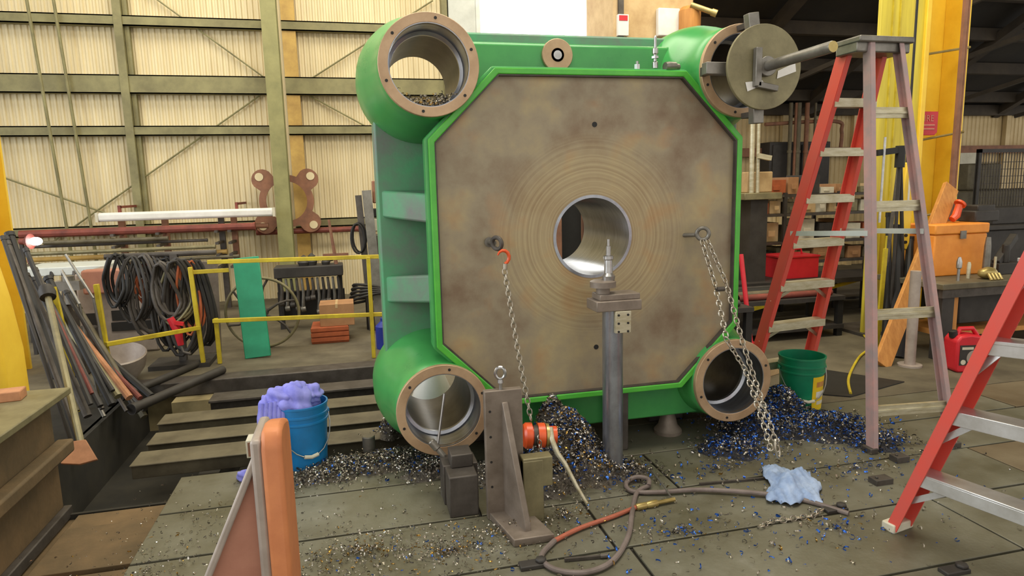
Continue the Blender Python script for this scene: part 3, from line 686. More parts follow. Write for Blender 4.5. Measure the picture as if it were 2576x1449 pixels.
p = at(645, 1130, 3.45); mb = MB(); mb.box(p.x-.05, p.x+.07, p.y-.02, p.y+.1, p.z-.045, p.z+.05); bx1 = thing('junction_box', 'small open metal box behind the rusty bracket', 'box', (p.x, p.y, 0))
mb2 = MB(); mb2.box(p.x-.05, p.x+.07, p.y+.0, p.y+.1, p.z-.045, p.z+.05); part('shell', mb2, M['offwhite'], bx1, bevel=.004)
mb2 = MB(); mb2.box(p.x-.04, p.x+.06, p.y-.004, p.y-.001, p.z-.035, p.z+.04); part('cover', mb2, M['rust'], bx1, bevel=.001)
mb2 = MB(); mb2.box(p.x-.03, p.x+.05, p.y+.01, p.y+.09, 0, p.z-.045); part('stand', mb2, M['bluebucket'], bx1)
gb = bucket('bucket', 'dark green plastic bucket with a yellow label', fl(2012, 1026), M['greenbucket'], .145, .37, R(-18))
# wrapped label with printed lines
def wrap(r0, r1, z0, z1, a0, a1, m, parent, name, n=14, off=.0015):
    mb = MB(); vs = []; fs = []
    for k in range(n+1):
        a = a0+(a1-a0)*k/n
        for rr, z in ((r0, z0), (r1, z1)):
            vs.append(((rr+off)*math.cos(a), (rr+off)*math.sin(a), z))
    for k in range(n): fs.append((2*k, 2*k+2, 2*k+3, 2*k+1))
    mb.add(vs, fs); return lpart(name, mb, m, parent, smooth=60)
rb = lambda z: .145*(.87+.09*z/(.37*.72))
lb = wrap(rb(.02), rb(.25), .02, .25, R(-78), R(-8), M['label'], gb, 'label')
wrap(rb(.11), rb(.15), .11, .15, R(-66), R(-20), M['white'], lb, 'label_print', off=.0025)
wrap(rb(.18), rb(.215), .18, .215, R(-66), R(-34), M['wood'], lb, 'label_print', off=.0025)
wrap(rb(.06), rb(.085), .06, .085, R(-62), R(-26), M['offwhite'], lb, 'label_print', off=.0025)

# ------------------------------------------------------------------ swarf
def swarf(name, label, blobs, n, mats, wts, bed, size=(.008, .02), spread=1.0):
    """blobs: (x, y, rx, ry, h); curls of metal over a low bed"""
    def height(x, y):
        z = 0
        for (bx, by, rx, ry, h) in blobs:
            d = ((x-bx)/rx)**2+((y-by)/ry)**2
            z = max(z, h*math.exp(-d*1.6))
        return z
    mb = MB()
    if bed is not None:
        for (bx, by, rx, ry, h) in blobs:
            if h < .02: continue
            N = 20; vs = [(bx, by, h*.92)]; fs = []
            for i in range(1, 9):
                for k in range(N):
                    a = 2*PI*k/N; u = i/8*(.80+.13*math.sin(3*a+bx*9)+.09*math.sin(5*a+by*7)); x = bx+rx*u*math.cos(a); y = by+ry*u*math.sin(a)
                    z = h*math.exp(-u*u*1.6)*.92+random.uniform(-.1, .1)*h*.5-(.02 if i == 8 else 0)
                    vs.append((x, y, max(z, .003)*(1 if i < 6 else (.6 if i == 6 else (.25 if i == 7 else 0)))-(.004 if i == 8 else 0)))
            for k in range(N): fs.append((0, 1+k, 1+(k+1) % N))
            for i in range(7):
                for k in range(N): a, b = 1+i*N+k, 1+i*N+(k+1) % N; fs.append((a, a+N, b+N, b))
            mb.mi = 0; mb.add(vs, fs)
    tw = sum(b[2]*b[3]*(1+b[4]*8) for b in blobs)
    for i in range(n):
        q = random.uniform(0, tw)
        for b in blobs:
            q -= b[2]*b[3]*(1+b[4]*8)
            if q <= 0: break
        u = abs(random.gauss(0, .55))*spread; a = random.uniform(0, 2*PI)
        x, y = b[0]+b[2]*u*math.cos(a), b[1]+b[3]*u*math.sin(a)
        z = height(x, y)+random.uniform(0, .014)
        s = random.uniform(*size); wd = s*random.uniform(.18, .4)
        rot = Matrix.Rotation(random.uniform(0, 2*PI), 3, 'Z') @ Matrix.Rotation(random.uniform(0, 2*PI), 3, 'X')
        t0 = random.uniform(2.2, 5.5); tw_ = random.uniform(-.6, .6); K = 5; vs = []
        for k in range(K+1):
            t = t0*k/K
            for e_ in (-.5, .5): vs.append(Vector((x, y, z))+rot @ Vector((s*.5*math.cos(t), s*.5*math.sin(t), wd*e_+s*tw_*k/K)))
        for v in vs: v.z = max(v.z, .002)
        mb.mi = random.choices(range(1, len(mats)+1), wts)[0]
        mb.add(vs, [(2*k, 2*k+1, 2*k+3, 2*k+2) for k in range(K)])
    o = obj(name, mb, [M[bed or 'moundgrey']]+[M[m] for m in mats], smooth=180, fixn=False)
    o['kind'] = 'stuff'; return tag(o, label, 'swarf')
G = lambda x, y: fl(x, y)
def B(x, y, rx, ry, h): p = fl(x, y); return (p.x, p.y, rx, ry, h)
swarf('metal_swarf', 'heap of blue steel swarf on the floor below the right bore', [B(1890, 1075, .30, .26, .15), B(2060, 1085, .42, .24, .10), B(1960, 1050, .22, .18, .20), B(1840, 1130, .25, .2, .04), B(2190, 1110, .25, .2, .03)], 7500, ['chipblue', 'chipdark', 'chipgrey', 'chiplight'], [4, 5, 3, .8], 'moundblue', size=(.008, .026))
swarf('metal_swarf', 'tall dark swarf heap against the platen behind the hoist', [B(1425, 1185, .24, .16, .34), B(1390, 1165, .17, .09, .38), B(1460, 1175, .16, .10, .26), B(1480, 1200, .22, .2, .14), B(1390, 1235, .16, .12, .14), B(1560, 1190, .22, .16, .04)], 7500, ['chipdark', 'chipgrey', 'chipblue', 'chipgold', 'chiplight'], [5, 5, 1.6, 1.2, 1], 'moundgrey', size=(.008, .026))
swarf('metal_swarf', 'grey curly swarf spread below the lower left bore', [B(990, 1165, .32, .17, .06), B(880, 1175, .32, .15, .04), B(1090, 1190, .22, .13, .06), B(985, 1095, .10, .1, .12), B(820, 1200, .25, .13, .02), B(1230, 1200, .2, .15, .06)], 6500, ['chipgrey', 'chipdark', 'chipblue', 'chiplight'], [6, 3, .6, 1.5], 'moundgrey', size=(.008, .024))
swarf('metal_swarf', 'loose grey and gold chips round the angle plate foot', [B(1250, 1345, .20, .10, .012), B(1420, 1300, .25, .14, .01), B(1130, 1390, .5, .22, .006), B(900, 1390, .4, .2, .006), B(1300, 1330, .12, .08, .03)], 2000, ['chipgrey', 'chipgold', 'chipdark', 'chipblue', 'chiplight'], [5, 1.5, 2, .4, 1.5], None, size=(.006, .018), spread=1.5)
swarf('metal_swarf', 'scattered blue chips over the steel floor near the ladders', [B(1800, 1180, .5, .28, .006), B(2150, 1180, .5, .25, .006), B(1700, 1340, .7, .28, .004), B(2100, 1330, .6, .25, .004)], 1000, ['chipblue', 'chipgrey', 'chipgold', 'chipdark'], [4, 5, .6, 1], None, size=(.006, .024), spread=1.6)
swarf('metal_swarf', 'fine dark chips over the left boards and floor edge', [(-.9, 2.7, .35, .5, .004), (-.55, 3.0, .5, .4, .004), (-.45, 3.4, .4, .2, .004)], 1100, ['chipgrey', 'chipdark', 'chipgold', 'chiplight'], [5, 2, .6, 1.5], None, size=(.005, .016), spread=1.5)
# chips lying in the upper left bore and on the lower right
def bore_chips(label, cx, cz, n, mats, wts):
    mb = MB()
    for i in range(n):
        a = -PI/2+random.gauss(0, .38); rr = .19-abs(random.gauss(0, .022))-.004; y = random.uniform(PY-.02, PY+.5)
        c = Vector((cx+rr*math.cos(a), y, cz+rr*math.sin(a))); s = random.uniform(.006, .022)
        rot = Matrix.Rotation(random.uniform(0, 6.28), 3, 'Z') @ Matrix.Rotation(random.uniform(0, 6.28), 3, 'X'); vs = []
        for k in range(6):
            t = 4.5*k/5
            for e_ in (-.5, .5): vs.append(c+rot @ Vector((s*.5*math.cos(t), s*.5*math.sin(t), s*.3*e_+s*.3*k/5)))
        mb.mi = random.choices(range(len(mats)), wts)[0]; mb.add(vs, [(2*k, 2*k+1, 2*k+3, 2*k+2) for k in range(5)])
    o = obj('metal_swarf', mb, [M[m] for m in mats], smooth=180, fixn=False); o['kind'] = 'stuff'; tag(o, label, 'swarf')
bore_chips('silver swarf lying inside the upper left bore', TX0, TZ1-.002, 700, ['chipgrey', 'chipdark', 'chipgold'], [5, 1, 1])
# ------------------------------------------------------------------ air hose, blow gun, rag, small floor pieces
def smooth_path(pts, n=8):
    P_ = [pts[0]]+list(pts)+[pts[-1]]; out = []
    for i in range(1, len(P_)-2):
        p0, p1, p2, p3 = P_[i-1], P_[i], P_[i+1], P_[i+2]
        for k in range(n):
            t = k/n; out.append(.5*((2*p1)+(p2-p0)*t+(2*p0-5*p1+4*p2-p3)*t*t+(3*p1-p0-3*p2+p3)*t*t*t))
    out.append(P_[-2]); return out
hs = thing('air_hose', 'grey air hose looped on the floor with a brass blow gun end', 'hose', fl(1480, 1400))
pts = [fl(x, y, .014) for x, y in ((1600, 1276), (1540, 1300), (1460, 1328), (1395, 1360), (1362, 1400), (1395, 1432), (1470, 1440), (1540, 1412), (1580, 1350), (1590, 1290), (1602, 1240), (1632, 1222))]
mb = MB(); mb.tube(smooth_path(pts[:4], 6), .0105, 10); part('hose_end', mb, M['hosered'], hs)
mb = MB(); mb.tube(smooth_path(pts[3:], 8), .0115, 10); part('hose_loop', mb, M['hose'], hs)
pts = [fl(x, y, z) for x, y, z in ((1632, 1222, .02), (1630, 1205, .03), (1600, 1200, .03), (1575, 1215, .016), (1590, 1236, .012), (1660, 1238, .018), (1760, 1232, .02), (1900, 1240, .02), (2020, 1258, .014), (2135, 1292, .012))]
mb = MB(); mb.tube(smooth_path(pts, 8), .0115, 10); part('hose_tail', mb, M['hose'], hs)
a, b = fl(1600, 1276, .016), fl(1697, 1256, .018); d = (b-a)
mb = MB(); mb.lathe([(.014, 0), (.016, .01), (.016, .05), (.013, .055), (.015, .06), (.017, .075), (.017, .11), (.010, .12), (.010, d.length)], a, d, 14); gun = part('blow_gun', mb, M['brass'], hs)
mb = MB(); mb.tube([fl(1688, 1250, .03), fl(1672, 1225, .03), fl(1640, 1185, .03)], .005, 8); part('lever', mb, M['steelmid'], gun)
# blue rag
def cloth(label, c, sx, sy, h, seed, m, name='shop_rag', rz=0):
    rnd = random.Random(seed); ph = [rnd.uniform(0, 6) for _ in range(8)]; N = 30; vs = []; fs = []
    for j in range(N+1):
        for i in range(N+1):
            u, v = i/N*2-1, j/N*2-1
            rr = 1+.12*math.sin(3*math.atan2(v, u)+ph[0])+.07*math.sin(7*math.atan2(v, u)+ph[1])
            x, y = u*sx*rr, v*sy*rr
            e_ = max(abs(u), abs(v))
            z = h*(1-e_**2)*(.6+.4*math.sin(5*u+ph[2])*math.cos(4*v+ph[3]))+.014*abs(math.sin(9*u+5*v+ph[4]))+.008*abs(math.sin(14*v-4*u+ph[5]))+.004
            vs.append(Vector(c)+Matrix.Rotation(rz, 3, 'Z') @ Vector((x, y, z)))
    for j in range(N):
        for i in range(N): a = j*(N+1)+i; fs.append((a, a+1, a+N+2, a+N+1))
    mb = MB(); mb.add(vs, fs); o = single(name, label, 'rag', mb, m, c, smooth=80)
    sd = o.modifiers.new('thickness', 'SOLIDIFY'); sd.thickness = .003; sd.offset = 0
    return o
cloth('pale blue shop rag crumpled on the floor under the right chain', fl(1990, 1228), .12, .19, .075, 4, M['bluerag'], rz=R(-30))
for x, y, sx, sy, h, lab in ((2215, 1215, .05, .03, .03, 'flat steel block on the floor below the red ladder foot'), (2262, 1160, .04, .03, .035, 'small grey steel piece beside the near red ladder rail')):
    p = fl(x, y); mb = MB(); mb.box(p.x-sx, p.x+sx, p.y-sy, p.y+sy, 0, h); mb.cyl((p.x-sx*.5, p.y, h), (p.x-sx*.5, p.y, h+.008), .008, 10); single('steel_clamp', lab, 'clamp', mb, M['iron'], p, bevel=.004)
for x, y, lab in ((1340, 1425, 'dark steel stop in the floor slot at bottom centre'), (2400, 1440, 'dark steel stop in the floor slot at bottom right'), (2100, 1285, 'dark steel stop at the end of the air hose')):
    p = fl(x, y); mb = MB(); mb.box(p.x-.055, p.x+.055, p.y-.025, p.y+.025, 0, .018); mb.lathe([(.024, .018), (.024, .03), (.012, .034)], (p.x+.035, p.y, 0), (0, 0, 1), 6); single('floor_stop', lab, 'stop', mb, M['dark'], p, bevel=.004)
for px0, py0, px1, py1, lab in ((1420, 1408, 1510, 1400, 'straight dark bar lying in the near floor seam'), (1760, 1218, 1960, 1200, 'thin grey bar lying on the floor behind the hose')):
    a, b = fl(px0, py0, .008), fl(px1, py1, .008); mb = MB(); mb.bar(a, b, .012, .012); mb.lathe([(.010, 0), (.010, .03)], b, b-a, 8); single('steel_bar', lab, 'bar', mb, M['iron'], a)

# ------------------------------------------------------------------ ladders
def rail(p0, p1, wd, th, inward, outn, name, m, parent):
    """C channel rail: web plus two flanges"""
    p0, p1 = Vector(p0), Vector(p1); d = (p1-p0).normalized(); inw = Vector(inward); inw = (inw-d*inw.dot(d)).normalized(); o = d.cross(inw).normalized()
    mb = MB(); mb.bar(p0, p1, .006, wd, o)
    for s in (-1, 1): mb.bar(p0+o*(s*wd/2)+inw*(th/2), p1+o*(s*wd/2)+inw*(th/2), th, .006, o)
    return part(name, mb, m, parent)
def step_ladder(label, FL, FR, RL, RR, T, TW, height, nst, mr, mrr, ms, top_m, wd=.085):
    FL, FR, RL, RR, T = map(Vector, (FL, FR, RL, RR, T))
    c = (FL+FR+RL+RR)/4; L = thing('stepladder', label, 'stepladder', (c.x, c.y, 0))
    side = ((FR-FL).normalized()+(RR-RL).normalized()).normalized(); dep = (FL+FR-RL-RR).normalized()
    zt = height
    tFL = T-side*TW/2+dep*.06; tFR = T+side*TW/2+dep*.06; tRL = T-side*TW*.42-dep*.07; tRR = T+side*TW*.42-dep*.07
    for t in (tFL, tFR, tRL, tRR): t.z = zt-.03
    for a, b, s in ((FL, tFL, 1), (FR, tFR, -1)):
        r = rail(a+Vector((0, 0, .02)), b, wd, .03, side*s, dep, 'front_rail', mr, L)
        mb = MB(); mb.cbox((a.x, a.y, .0165), (.05, .09, .033), math.atan2(side.y, side.x)); part('foot', mb, M['iron'], r, bevel=.004)
    for a, b, s in ((RL, tRL, 1), (RR, tRR, -1)):
        r = rail(a+Vector((0, 0, .02)), b, wd*.62, .03, side*s, dep, 'rear_rail', mrr, L)
        mb = MB(); mb.cbox((a.x, a.y, .0165), (.05, .07, .033), math.atan2(side.y, side.x)); part('foot', mb, M['iron'], r, bevel=.004)
    for k in range(1, nst):
        f = k/nst; a, b = FL.lerp(tFL, f), FR.lerp(tFR, f)
        mb = MB(); mb.bar(a, b, .085, .012); mb.bar(a-dep*-.04-Vector((0, 0, .02)), b-dep*-.04-Vector((0, 0, .02)), .006, .045); mb.bar(a-dep*.04-Vector((0, 0, .02)), b-dep*.04-Vector((0, 0, .02)), .006, .05)
        st = part('step', mb, ms, L)
        if k <= 3:
            for e0, s in ((a, 1), (b, -1)):
                mb = MB(); q = (FL if s == 1 else FR).lerp(tFL if s == 1 else tFR, f-.055); mb.bar(e0+side*s*.14-Vector((0, 0, .03)), q-dep*.0, .022, .006, dep); part('brace', mb, ms, st)
    for k, f in enumerate((.10, .335, .60, .83)):
        a, b = RL.lerp(tRL, f), RR.lerp(tRR, f); mb = MB(); mb.bar(a, b, .02, .06); mb.bar(a+Vector((0, 0, .0)), b, .035, .012); part('rear_bar', mb, ms, L)
    # spreaders
    for (a0, a1, b0, b1) in ((FL, tFL, RL, tRL), (FR, tFR, RR, tRR)):
        p, q = a0.lerp(a1, .522), b0.lerp(b1, .535); mb = MB(); mb.bar(p, q, .012, .03); part('spreader', mb, M['greywhite'], L)
    A = math.atan2(side.y, side.x)
    mb = MB(); mb.cbox((T.x, T.y, zt-.012), (TW+.10, .22, .035), A); mb.cbox((T.x, T.y, zt-.05), (TW+.09, .17, .06), A); part('top_cap', mb, top_m, L, bevel=.008)
    return L
step_ladder('tall red stepladder with worn pink rear legs right of the platen', fl(1868, 1010), fl(2022, 982), fl(2188, 1138), fl(2396, 1122), (2.965, 3.34, 0), .27, 2.30, 8, M['red'], M['redworn'], M['alu'], M['steelmid'])
# near ladder: only its left rail and steps reach into the frame
nF = fl(2250, 1326); nt_ = Vector((2.275, 1.905, .915)); dirl = (nt_-nF)/.915
sd = Vector((.2, -.98, 0)).normalized(); wF = .62
nR = nF+sd*wF; H2 = 1.80
T2l = nF+dirl*H2; T2r = nR+Vector((dirl.x, -dirl.y*.35, dirl.z))*H2
dp = Vector((.98, .2, 0))
L2 = thing('stepladder', 'near red stepladder with bright aluminium steps at the right edge', 'stepladder', (nF.x, nF.y, 0))
for a, b, s in ((nF, T2l, 1), (nR, T2r, -1)):
    r = rail(a+Vector((0, 0, .025)), b, .10, .045, sd*s, dp, 'front_rail', M['red'], L2)
    mb = MB(); mb.cbox((a.x+.005, a.y-.01*s, .02), (.13, .06, .04), math.atan2(dp.y, dp.x)); part('foot', mb, M['offwhite'], r, bevel=.006)
for k in range(1, 6):
    z = .305*k; a = nF+dirl*z; b = nR+Vector((dirl.x, -dirl.y*.35, dirl.z))*z
    mb = MB(); mb.bar(a, b, .095, .014); mb.bar(a-dp*.045-Vector((0, 0, .025)), b-dp*.045-Vector((0, 0, .025)), .006, .05); mb.bar(a+dp*.045-Vector((0, 0, .025)), b+dp*.045-Vector((0, 0, .025)), .006, .05)
    st = part('step', mb, M['alubright'], L2, bevel=.002)
    e0 = a.lerp(b, .26)-Vector((0, 0, .035)); mb = MB(); mb.bar(e0-dp*.03, nF+dirl*(z-.15)-dp*.03+sd*.01, .025, .008, dp); part('brace', mb, M['alubright'], st)
for a, b in ((nF+dp*.60+sd*.26, T2l+dp*.02+sd*.08), (nR+dp*.60-sd*.03, T2r+dp*.02)):
    mb = MB(); mb.bar(a+Vector((0, 0, .002)), b, .03, .06, sd); part('rear_rail', mb, M['redworn'], L2)
mb = MB(); mb.bar(T2l+Vector((0, 0, .02)), T2r+Vector((0, 0, .02)), .22, .04); part('top_cap', mb, M['steelmid'], L2, bevel=.006)

# ------------------------------------------------------------------ pit beams and left side
pitb = [(330, 1000, 1182, .10, .11), (372, 1000, 1128, .11, .08), (398, 1000, 1076, .11, .03)]
for i, (x0, x1, y, hh, zt) in enumerate(pitb):
    a = fl(x0, y, -.04-.02*i); Y = a.y
    mb = MB(); mb.box(a.x, .48, Y, Y+.16, -.10-.03*i, -.012-.02*i); mb.box(a.x, .48, Y-.03, Y+.19, -.016-.02*i, -.006-.02*i)
    single('steel_beam', ['long steel beam over the pit, nearest the blue bucket', 'long steel beam over the pit, middle of three', 'long steel beam over the pit, farthest and darkest'][i], 'beam', mb, M['beam'], (a.x, Y, -.1), group='beams laid over the pit', bevel=.004)
for i, x in enumerate((-.95, .25)):
    mb = MB(); mb.box(x-.06, x+.06, 3.74, 5.68, -.40, -.165)
    mb.box(x-.08, x+.08, 3.74, 3.9, -.42, -.38); mb.box(x-.08, x+.08, 5.5, 5.66, -.42, -.38)
    single('cross_sleeper', ['timber cross sleeper under the left ends of the pit beams', 'timber cross sleeper under the pit beams below the platen'][i], 'sleeper', mb, M['dark'], (x, 4.7, -.62))
mb = MB(); mb.box(-1.15, .46, 5.26, 5.36, -.165, -.05); mb.box(-1.15, .46, 5.20, 5.42, -.05, -.03); single('channel_bar', 'dark channel bar lying across the rear of the pit', 'beam', mb, M['iron'], (-.3, 5.05, -.165), bevel=.004)
# pale cone seen through the lower left bore
p = Vector((.47, 4.45, 0)); mb = MB(); mb.lathe([(.14, .0), (.15, .02), (.15, .10), (.07, .30), (.06, .33), (0, .33)], (p.x, p.y, -.02), (0, 0, 1), 28)
single('white_funnel', 'pale funnel seen through the lower left bore', 'funnel', mb, M['white'], (p.x, p.y, -.02))

# tank / bench at the far left foreground
tk = thing('steel_tank', 'brown steel tank with ledge at the lower left edge', 'tank', (-2.0, 3.2, -.15))
mb = MB(); mb.box(-2.7, -1.58, 2.2, 3.74, -.15, .50); part('body', mb, M['boards'], tk, bevel=.008)
mb = MB(); mb.box(-2.75, -1.50, 2.15, 3.80, .50, .535); part('top_lip', mb, M['ironolive'], tk, bevel=.006)
mb = MB(); mb.box(-1.58, -1.50, 2.2, 3.76, .20, .27); part('ledge', mb, M['boards'], tk, bevel=.012)
mb = MB(); mb.box(-1.58, -1.54, 2.2, 3.74, -.15, -.09); part('skirt', mb, M['iron'], tk, bevel=.006)
mb = MB(); mb.box(-2.3, -1.7, 2.6, 3.5, .535, .55); single('cover_plate', 'grey cover plate lying on the brown tank', 'plate', mb, M['steelmid'], (-2.0, 3.0, .535), bevel=.004)
mb = MB(); mb.cbox((-1.9, 3.62, .56), (.5, .10, .05), R(8)); single('wood_batten', 'pinkish wood batten lying on the brown tank', 'batten', mb, M['boardpink'], (-1.9, 3.62, .535), bevel=.005)
# yellow casing on tank
p = at(84, 975, 4.30)
yc = thing('yellow_casing', 'tall yellow machine casing at the left edge above the tank', 'machine', (p.x-.35, 4.15, 0))
mb = MB(); pr = [(-.7, p.z-.55), (0, p.z-.55), (0, p.z+.25), (-.03, p.z+.55), (-.08, p.z+.85), (-.14, p.z+1.0), (-.7, p.z+1.05)]
mb.prism([(a, b-0) for a, b in pr], (p.x, 3.98, 0), (1, 0, 0), (0, 0, 1), (0, .32, 0)); part('housing', mb, M['yellow'], yc, bevel=.05)
mb = MB(); mb.box(p.x-.72, p.x-.02, 4.0, 4.28, 0, p.z-.5); part('pedestal', mb, M['dark'], yc)
mb = MB(); mb.box(p.x-.72, p.x+.03, 3.95, 4.32, p.z-.06, p.z-.03); part('shelf', mb, M['brass'], yc)
# yellow building column at left
mb = MB(); q = at(46, 670, 6.65); x = q.x
for yy in (6.3, 6.62): mb.box(x-.30, x, yy, yy+.03, 0, 6.9)
mb.box(x-.16, x-.14, 6.33, 6.62, 0, 6.9)
o = trim(mb, M['yellow'])
# leaning bars: tops against the casing, feet on the floor
rnd = random.Random(5)
mats_ = [('dark', 'dark'), ('iron', 'iron'), ('black', 'black'), ('beam', 'olive grey'), ('rustred', 'rust red'), ('steelmid', 'grey steel'), ('ironolive', 'olive'), ('boardpink', 'bare wood')]
ordn = ['first', 'second', 'third', 'fourth', 'fifth', 'sixth', 'seventh', 'eighth', 'ninth', 'tenth', 'eleventh', 'twelfth', 'thirteenth', 'fourteenth', 'fifteenth', 'sixteenth', 'seventeenth', 'eighteenth', 'nineteenth', 'twentieth', 'twenty-first', 'twenty-second']
pick = [0, 1, 0, 2, 0, 3, 0, 1, 4, 0, 1, 5, 2, 0, 6, 1, 7, 0, 4, 1, 3, 2]
for i in range(22):
    t = i/21; x0 = 4+190*t+rnd.uniform(-8, 8); y0 = 575+235*t+rnd.uniform(-40, 40); x1 = 150+235*t+rnd.uniform(-12, 12); y1 = 1010+rnd.uniform(-30, 40)
    Yb = 4.42+.035*i; a = at(x0, y0, Yb+.55); b = at(x1, y1, Yb); r = rnd.choice((.013, .016, .02, .026)); mm, nm_ = mats_[pick[i]]
    b = b+(b-a)*((b.z-.02)/(a.z-b.z)) if b.z > .02 and b.x < -1.8 else b
    mb = MB(); mb.cyl(a, b, r, 10); mb.lathe([(r*1.2, 0), (r*1.2, .03)], a, b-a, 10)
    single('leaning_bar', '%s bar, %s from the left in the stack by the yellow casing' % (nm_, ordn[i]), 'bar', mb, M[mm], b, group='bars leaning at the left')
for i, ((x0, y0), (x1, y1)) in enumerate((((165, 640), (235, 750)), ((155, 680), (200, 765)))):
    a, b = at(x0, y0, 5.6), at(x1, y1, 5.5); mb = MB(); mb.cyl(a, b, .010, 8); mb.cyl(b, (b.x+.05, b.y, .0), .010, 8); single('bright_rod', ['longer', 'shorter'][i]+' bright bent rod standing behind the leaning bars', 'rod', mb, M['steelmid'], (b.x, b.y, 0))
a, b = at(95, 700, 6.2), at(225, 960, 6.2)
lc = thing('lathe_carriage', 'dark iron lathe carriage half hidden behind the leaning bars', 'machine', ((a.x+b.x)/2, 6.3, 0))
mb = MB(); mb.box(a.x, b.x, 6.15, 6.55, 0, .38); part('bed', mb, M['dark'], lc, bevel=.02)
mb = MB(); mb.box(a.x+.06, b.x-.12, 6.18, 6.5, .38, .62); part('saddle', mb, M['iron'], lc, bevel=.02)
mb = MB(); mb.lathe([(.02, 0), (.11, .0), (.11, .03), (.02, .03)], ((a.x+b.x)/2, 6.12, .42), (0, 1, 0), 24); part('hand_wheel', mb, M['iron'], lc)
mb = MB(); mb.cyl((b.x-.1, 6.3, .62), (b.x-.1, 6.3, .86), .05, 14); mb.box(b.x-.2, b.x, 6.24, 6.36, .74, .82); part('tool_post', mb, M['steelmid'], lc)
# shovel
sv = thing('shovel', 'shovel with worn wooden handle leaning in the left clutter', 'shovel', fl(195, 1150, -.1))
b = at(205, 1120, 4.0); a = at(118, 735, 4.75)
mb = MB(); mb.tube([a, a.lerp(b, .5), b], .019, 10); part('handle', mb, M['ironolive'], sv)
mb = MB(); mb.lathe([(.0, -.05), (.045, -.045), (.05, .0), (.04, .04), (.02, .05)], a, a-b, 12); part('grip', mb, M['dark'], sv)
bl = [at(165, 1112, 3.97), at(215, 1105, 3.97), at(245, 1155, 3.9), at(200, 1168, 3.88), at(152, 1166, 3.88)]
mb = MB(); mb.add(bl+[v+Vector((0, .012, -.012)) for v in bl], [(0,1,2,3,4), (9,8,7,6,5)]+[(i, (i+1) % 5, 5+(i+1) % 5, 5+i) for i in range(5)]); part('blade', mb, M['boardpink'], sv, bevel=.003)

# ------------------------------------------------------------------ yellow guard rails
def railing(label, feet, tops, rails_):
    t = thing('guard_rail', label, 'railing', feet[0])
    for f_, tp in zip(feet, tops):
        mb = MB(); mb.bar(f_, tp, .035, .035, (0, 1, 0)); part('post', mb, M['yellowdim'], t, bevel=.003)
    for a, b in rails_:
        mb = MB(); mb.bar(a, b, .03, .035); part('rail', mb, M['yellowdim'], t, bevel=.003)
FY = 6.05
f1, f2 = at(553, 908, FY+.2), at(941, 905, FY-.05)
for v in (f1, f2): v.z = 0.002
t1 = Vector((f1.x, f1.y, .93)); t2 = Vector((f2.x, f2.y, .93))
railing('yellow guard rail in front of the spoked wheel', [f1, f2], [Vector((f1.x, f1.y, .42)), t2], [(t1+Vector((-.02, -.02, 0)), t2+Vector((.25, -.02, 0))), (f1+Vector((-.02, -.03, .40)), f2+Vector((.3, -.03, .40)))])
g1, g2, g3 = fl(513, 922), fl(285, 990), fl(190, 975)
railing('yellow guard rail in front of the hanging cable bundle', [g1, g2], [at(478, 672, g1.y), at(242, 715, g2.y)], [(g1+Vector((0, -.03, .36)), g2+Vector((0, -.03, .40))), (at(480, 680, g1.y)+Vector((.3, .05, -.02)), at(480, 680, g1.y)+Vector((-.02, .02, -.02)))])
mb = MB(); mb.bar(at(134, 722, 5.2), at(164, 850, 5.15), .03, .03, (0, 1, 0)); b = at(164, 850, 5.15); mb.bar(b, (b.x+.02, b.y, 0), .03, .03, (0, 1, 0)); single('yellow_stake', 'slim yellow stake among the leaning bars', 'stake', mb, M['yellowdim'], (b.x, b.y, 0))

# ------------------------------------------------------------------ back wall clutter
lt = thing('fluorescent_light', 'long white fluorescent fixture hung in front of the back wall', 'light fixture', at(470, 545, 9.2))
a, b = at(247, 547, 9.2), at(690, 533, 9.2)
mb = MB(); mb.bar(a, b, .12, .11); part('housing', mb, M['white'], lt, bevel=.03)
for t in (.12, .78):
    p = a.lerp(b, t); mb = MB(); mb.bar(p+Vector((0, 0, .05)), p+Vector((0, 0, .14)), .05, .03); mb.bar(p+Vector((0, .0, .12)), Vector((p.x, 9.95, p.z+.12)), .03, .03); part('hanger', mb, M['rustred'], lt)
for e_ in (a, b): mb = MB(); mb.cbox(e_, (.03, .125, .115), 0); part('end_cap', mb, M['offwhite'], lt)
# rusty flange plate
def flange_plate():
    Y = 9.62; c = (at(640, 440, Y)+at(800, 570, Y))/2; w_, h_ = .80, .76
    cx, cz = c.x, c.z
    pr = []
    n = 48; outer = []; inner = []
    def rad(a):
        s = [abs(math.atan2(math.sin(a-R(q)), math.cos(a-R(q)))) for q in (45, 135, 225, 315)]; d = min(s)
        return .36+.20*max(0, 1-(d/.36)**2)**.5 if d < .36 else .36
    N = 120
    for k in range(N):
        a = 2*PI*k/N; r = rad(a); outer.append((cx+r*math.cos(a), cz+r*math.sin(a))); inner.append((cx+.27*math.cos(a), cz+.27*math.sin(a)))
    t = thing('flange_plate', 'rust brown flange plate with four ears behind the wall column', 'plate', (cx, Y+.015, cz-.4))
    mb = MB(); mb.ring(outer, inner, Y, Y+.03); part('plate', mb, M['rust'], t, smooth=20)
    for q in (45, 135, 225, 315):
        hx, hz = cx+.475*math.cos(R(q)), cz+.475*math.sin(R(q))
        mb = MB(); mb.lathe([(.055, 0), (.055, .008), (0, .008)], (hx, Y-.008, hz), (0, 1, 0), 20); part('ear_hole', mb, M['wall'], t)
flange_plate()
